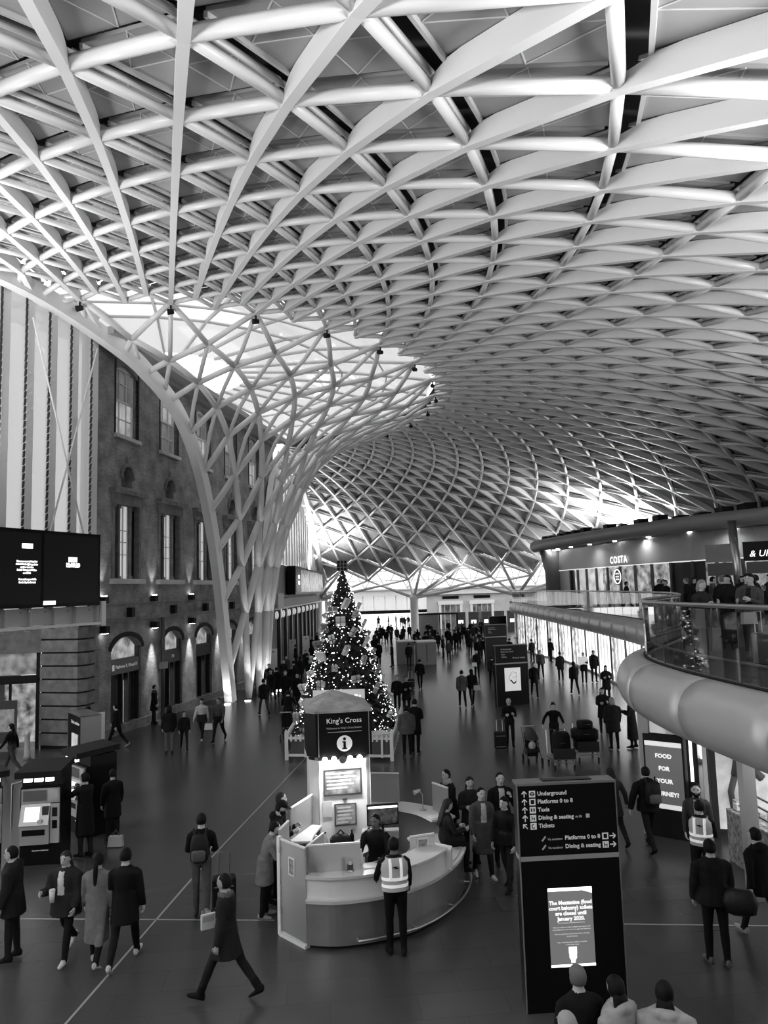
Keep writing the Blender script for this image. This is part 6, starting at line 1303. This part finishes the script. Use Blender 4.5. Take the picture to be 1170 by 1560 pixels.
def backpack(x, y, z, rz, label):
    b = empty('backpack', (x, y, z), rz, label=label, cat='backpack'); mb = MB(); mb.loft([[(sx * w, sy * d - .0, zz) for sx, sy in ((-1, -.5), (-.6, -1), (.6, -1), (1, -.5), (1, .6), (-1, .6))] for zz, w, d in ((0, .1, .06), (.05, .15, .1), (.3, .15, .1), (.42, .12, .08), (.46, .05, .04))]); mb.build('pack_body', mat('pack_cloth', .012, .7, 0, .3, 10, spec=.15), b, True)
    mb = MB(); mb.loft([[(sx * w, -.1 - sy * .03, zz) for sx, sy in ((-1, 0), (-.7, 1), (.7, 1), (1, 0))] for zz, w in ((.04, .1), (.08, .12), (.2, .12), (.23, .08))]); mb.build('front_pocket', mat('pack_pocket', .06, .6), b, True)
    for sx in (-1, 1): mb = MB(); mb.tube([(sx * .09, .05, .4), (sx * .1, .12, .5), (sx * .12, .14, .52)], .018, 6); mb.build('strap', blackm, b)
    mb = MB(); mb.tube([(0, -.02, .45), (0, -.02, .5), (0, .03, .46)], .01, 6); mb.build('grab_loop', blackm, b)
backpack(-3.37, 13.27, 1.02, radians(5), 'dark backpack worn by the man in grey jeans'); backpack(5.42, 15.86, 1.0, radians(4), 'black backpack on the man holding a woman\'s hand')
sb = empty('shoulder_bag', (4.98, 11.2, .88), radians(-20), label='crumpled dark shoulder bag on the man at lower right', cat='bag'); mb = MB(); mb.loft([[(sx * w, sy * d_ * .5, zz) for sx, sy in ((-1, -.6), (-.7, -1), (.7, -1), (1, -.6), (1, .6), (.7, 1), (-.7, 1), (-1, .6))] for zz, w, d_ in ((-.1, .12, .1), (-.06, .2, .18), (.1, .24, .2), (.2, .2, .12), (.26, .14, .05))]); mb.build('bag_body', mat('bag_nylon', .012, .45, 0, .4, 9, bump=.6, spec=.25), sb, True); mb = MB(); mb.tube([(-.18, .02, .2), (-.22, .08, .45), (-.3, .16, .6)], .02, 6); mb.build('bag_strap', blackm, sb)
def held(nm, cat, x, y, z, rz, size, m, label, lid=None):
    o = empty(nm, (x, y, z), rz, label=label, cat=cat); mb = MB(); mb.box(-size[0], size[0], -size[1], size[1], 0, size[2]); mb.build('body', m, o)
    if lid: mb = MB(); mb.box(-size[0] * .8, size[0] * .8, -size[1] - .004, -size[1], size[2] * .5, size[2] * .9); mb.build('panel', lid, o)
held('papers', 'paper', -2.66, 10.95, .92, .5, (.1, .02, .2), white, 'white folded papers held by the striding man', lgrey)
cp = empty('paper_cup', (-5.28, 11.86, .98), label='white paper cup held by the woman in fluffy jacket', cat='cup'); mb = MB(); mb.lathe([(.032, 0), (.045, .17)], 12); mb.build('cup_wall', white, cp, True); mb = MB(); mb.lathe([(.048, .17), (.042, .19)], 12); mb.build('cup_lid', offwhite, cp)
def handbag(x, y, z, m, label, w=.16):
    b = empty('handbag', (x, y, z), label=label, cat='bag'); mb = MB(); mb.loft([[(sx * a, sy * .06, zz) for sx, sy in ((-1, -1), (1, -1), (1, 1), (-1, 1))] for zz, a in ((0, w), (.22, w * .85))]); mb.build('bag_body', m, b); mb = MB(); mb.tube([(-w * .5, 0, .22), (0, 0, .36), (w * .5, 0, .22)], .01, 6); mb.build('bag_handle', dgrey, b)
handbag(-6.95, 28.85, .5, offwhite, 'small pale carrier bag in the stout man\'s hand'); handbag(-6.3, 17.35, .02, lgrey, 'pale square bag on the floor by the ticket machine customer', .17); handbag(5.3, 46.2, .75, white, 'white bag held in front of the far totem'); handbag(4.15, 35.6, .75, lgrey, 'pale bag swinging from the arm of the long-haired walker'); handbag(6.9, 14.2, 4.75, lgrey, 'pale handbag of the woman behind the mezzanine glass', .14); handbag(7.35, 13.5, 4.25, offwhite, 'square white bag hung on the suitcase behind the mezzanine glass', .2)
mp2 = empty('open_map', (10.98, 42.3, 1.05), .3, label='large white open map held by the map reader', cat='paper'); mb = MB(); mb.add([(-.3, 0, 0), (0, -.05, .05), (0, -.05, .5), (-.3, 0, .45), (.3, 0, 0), (.3, 0, .45)], [(0, 1, 2, 3), (1, 4, 5, 2)]); mb.build('map_sheet', white, mp2)
# luggage carts and strollers
def cart(x, y, rz, label, load):
    c = empty('luggage_cart', (x, y, 0), rz, label=label, cat='cart', group='luggage carts'); mb = MB()
    mb.tube([(-.3, -.4, .2), (.3, -.4, .2), (.34, .45, .24), (-.34, .45, .24)], .018, 6, closed=True); mb.build('base_frame', steel, c)
    for a in ((-.3, -.4), (.3, -.4), (-.28, .4), (.28, .4)): w = empty('wheel_leg', (a[0], a[1], 0), parent=c); mb = MB(); mb.tube([(0, 0, .07), (0, 0, .22)], .016, 6); mb.build('leg_tube', steel, w); mb = MB(); mb.tube([(-.02, 0, .06), (.02, 0, .06)], .06, 10); mb.build('wheel', blackm, w)
    mb = MB(); mb.tube([(-.3, .42, .24), (-.3, .5, 1.02), (.3, .5, 1.02), (.3, .42, .24)], .02, 6); mb.build('push_bar', steel, c); mb = MB(); mb.box(-.32, .32, -.42, .4, .27, .3); mb.build('deck_plate', grey, c)
    mb = MB(); mb.box(-.34, .34, -.44, -.4, .3, .6); mb.build('front_panel', mat('cart_panel', .03, .5), c)
    for k, (bx, by, bz, w, d, h, nm, lb) in enumerate(load):
        s = empty(nm, (x + bx, y + by, bz), rz + .1 * k, label=lb, cat='luggage'); mb = MB(); mb.loft([[(sx * w * a, sy * d * a, zz) for sx, sy in ((-1, -.7), (-.8, -1), (.8, -1), (1, -.7), (1, .7), (.8, 1), (-.8, 1), (-1, .7))] for zz, a in ((0, .92), (.04, 1), (h * .85, 1), (h, .8))]); mb.build('luggage_body', mat('luggage_dark', .01, .6, spec=.12), s, True); mb = MB(); mb.tube([(-.1, -d, h * .55), (0, -d - .04, h * .6), (.1, -d, h * .55)], .012, 6); mb.build('luggage_handle', dgrey, s)
cart(5.27, 23.6, .05, 'steel luggage cart with one tall case in front of the woman pushing it', [(0.05, .05, .3, .26, .2, .72, 'suitcase', 'tall black case standing on the left luggage cart')])
cart(6.3, 24.5, -.05, 'steel luggage cart heaped with black bags right of the other cart', [(0, 0, .3, .36, .3, .3, 'duffel_bag', 'wide flat black case lying on the right luggage cart'), (-.02, .0, .6, .4, .26, .36, 'duffel_bag', 'broad black duffel bag in the middle of the heaped cart'), (0, 0, .96, .22, .2, .24, 'duffel_bag', 'small black bag on top of the heaped cart')])
def stroller(x, y, rz, label):
    s = empty('stroller', (x, y, 0), rz, label=label, cat='stroller', group='strollers')
    for sx in (-1, 1):
        f = empty('side_frame', (sx * .22, 0, 0), parent=s); mb = MB(); mb.tube([(0, -.38, .12), (0, .1, .55), (0, .42, 1.05)], .014, 6); mb.tube([(0, .35, .12), (0, -.05, .6)], .014, 6); mb.build('frame_tube', dgrey, f)
        for yy in (-.38, .35): mb = MB(); mb.tube([(-.02, yy, .1), (.02, yy, .1)], .1, 12); mb.build('wheel', blackm, f)
    mb = MB(); mb.tube([(-.22, .42, 1.05), (.22, .42, 1.05)], .018, 6); mb.build('handle_bar', lgrey, s); mb = MB(); mb.loft([[(sx * .19, yy, zz) for sx, yy, zz in ((-1, a, b), (1, a, b), (1, a + .04, b + .05), (-1, a + .04, b + .05))] for a, b in ((-.3, .36), (.05, .42), (.2, .85))]); mb.build('seat_sling', blackm, s)
    rs = []
    for q in range(6): t = pi * .05 + pi * .5 * q / 5; rs.append([(.21 * cos(u), .2 - .32 * sin(t) * 1.0, .72 + .32 * cos(t) * sin(u) + .02) for u in [pi * v / 8 for v in range(9)]])
    mb = MB(); mb.loft(rs, caps=False); mb.build('canopy_hood', mat('hood_cloth', .03, .7), s, True); mb = MB(); mb.box(-.17, .17, -.1, .3, .2, .34); mb.build('basket', blackm, s)
    mb = MB(); mb.sphere((0, -.02, .72), .09, n=10, k=7); mb.sphere((0, -.05, .52), .12, .1, .14, 10, 7); mb.build('blanket_bundle', lgrey, s, True)
stroller(4.5, 24.2, .05, 'dark stroller with rounded hood left of the luggage carts'); stroller(-4.0, 29.3, pi, 'black covered stroller pushed by the broad man left of the tree')
# tables and stools behind the glass
for k, (x, y) in enumerate(((7.6, 17.2), (8.6, 15.2))):
    t = empty('cafe_table', (x, y, ZD), .3, label=['high cafe table behind the mezzanine glass near its nose', 'high cafe table farther right behind the mezzanine glass'][k], cat='table'); mb = MB(); mb.lathe([(.38, 1.0), (.38, 1.04)], 18); mb.build('table_top', dgrey, t)
    for q in range(4): a = q * pi / 2 + .4; mb = MB(); mb.tube([(.12 * cos(a), .12 * sin(a), 1.0), (.34 * cos(a), .34 * sin(a), 0)], .018, 6); mb.build('leg', blackm, t)
    s = empty('bar_stool', (x - .75, y - .2, ZD), .2, label=['bar stool left of the first high table', 'bar stool left of the second high table'][k], cat='stool'); mb = MB(); mb.lathe([(.18, .7), (.19, .74), (.15, .77)], 14); mb.build('seat', dgrey, s, True)
    for q in range(4): a = q * pi / 2; mb = MB(); mb.tube([(.1 * cos(a), .1 * sin(a), .7), (.22 * cos(a), .22 * sin(a), 0)], .013, 6); mb.build('leg', blackm, s)
flush_text()   # flush_all
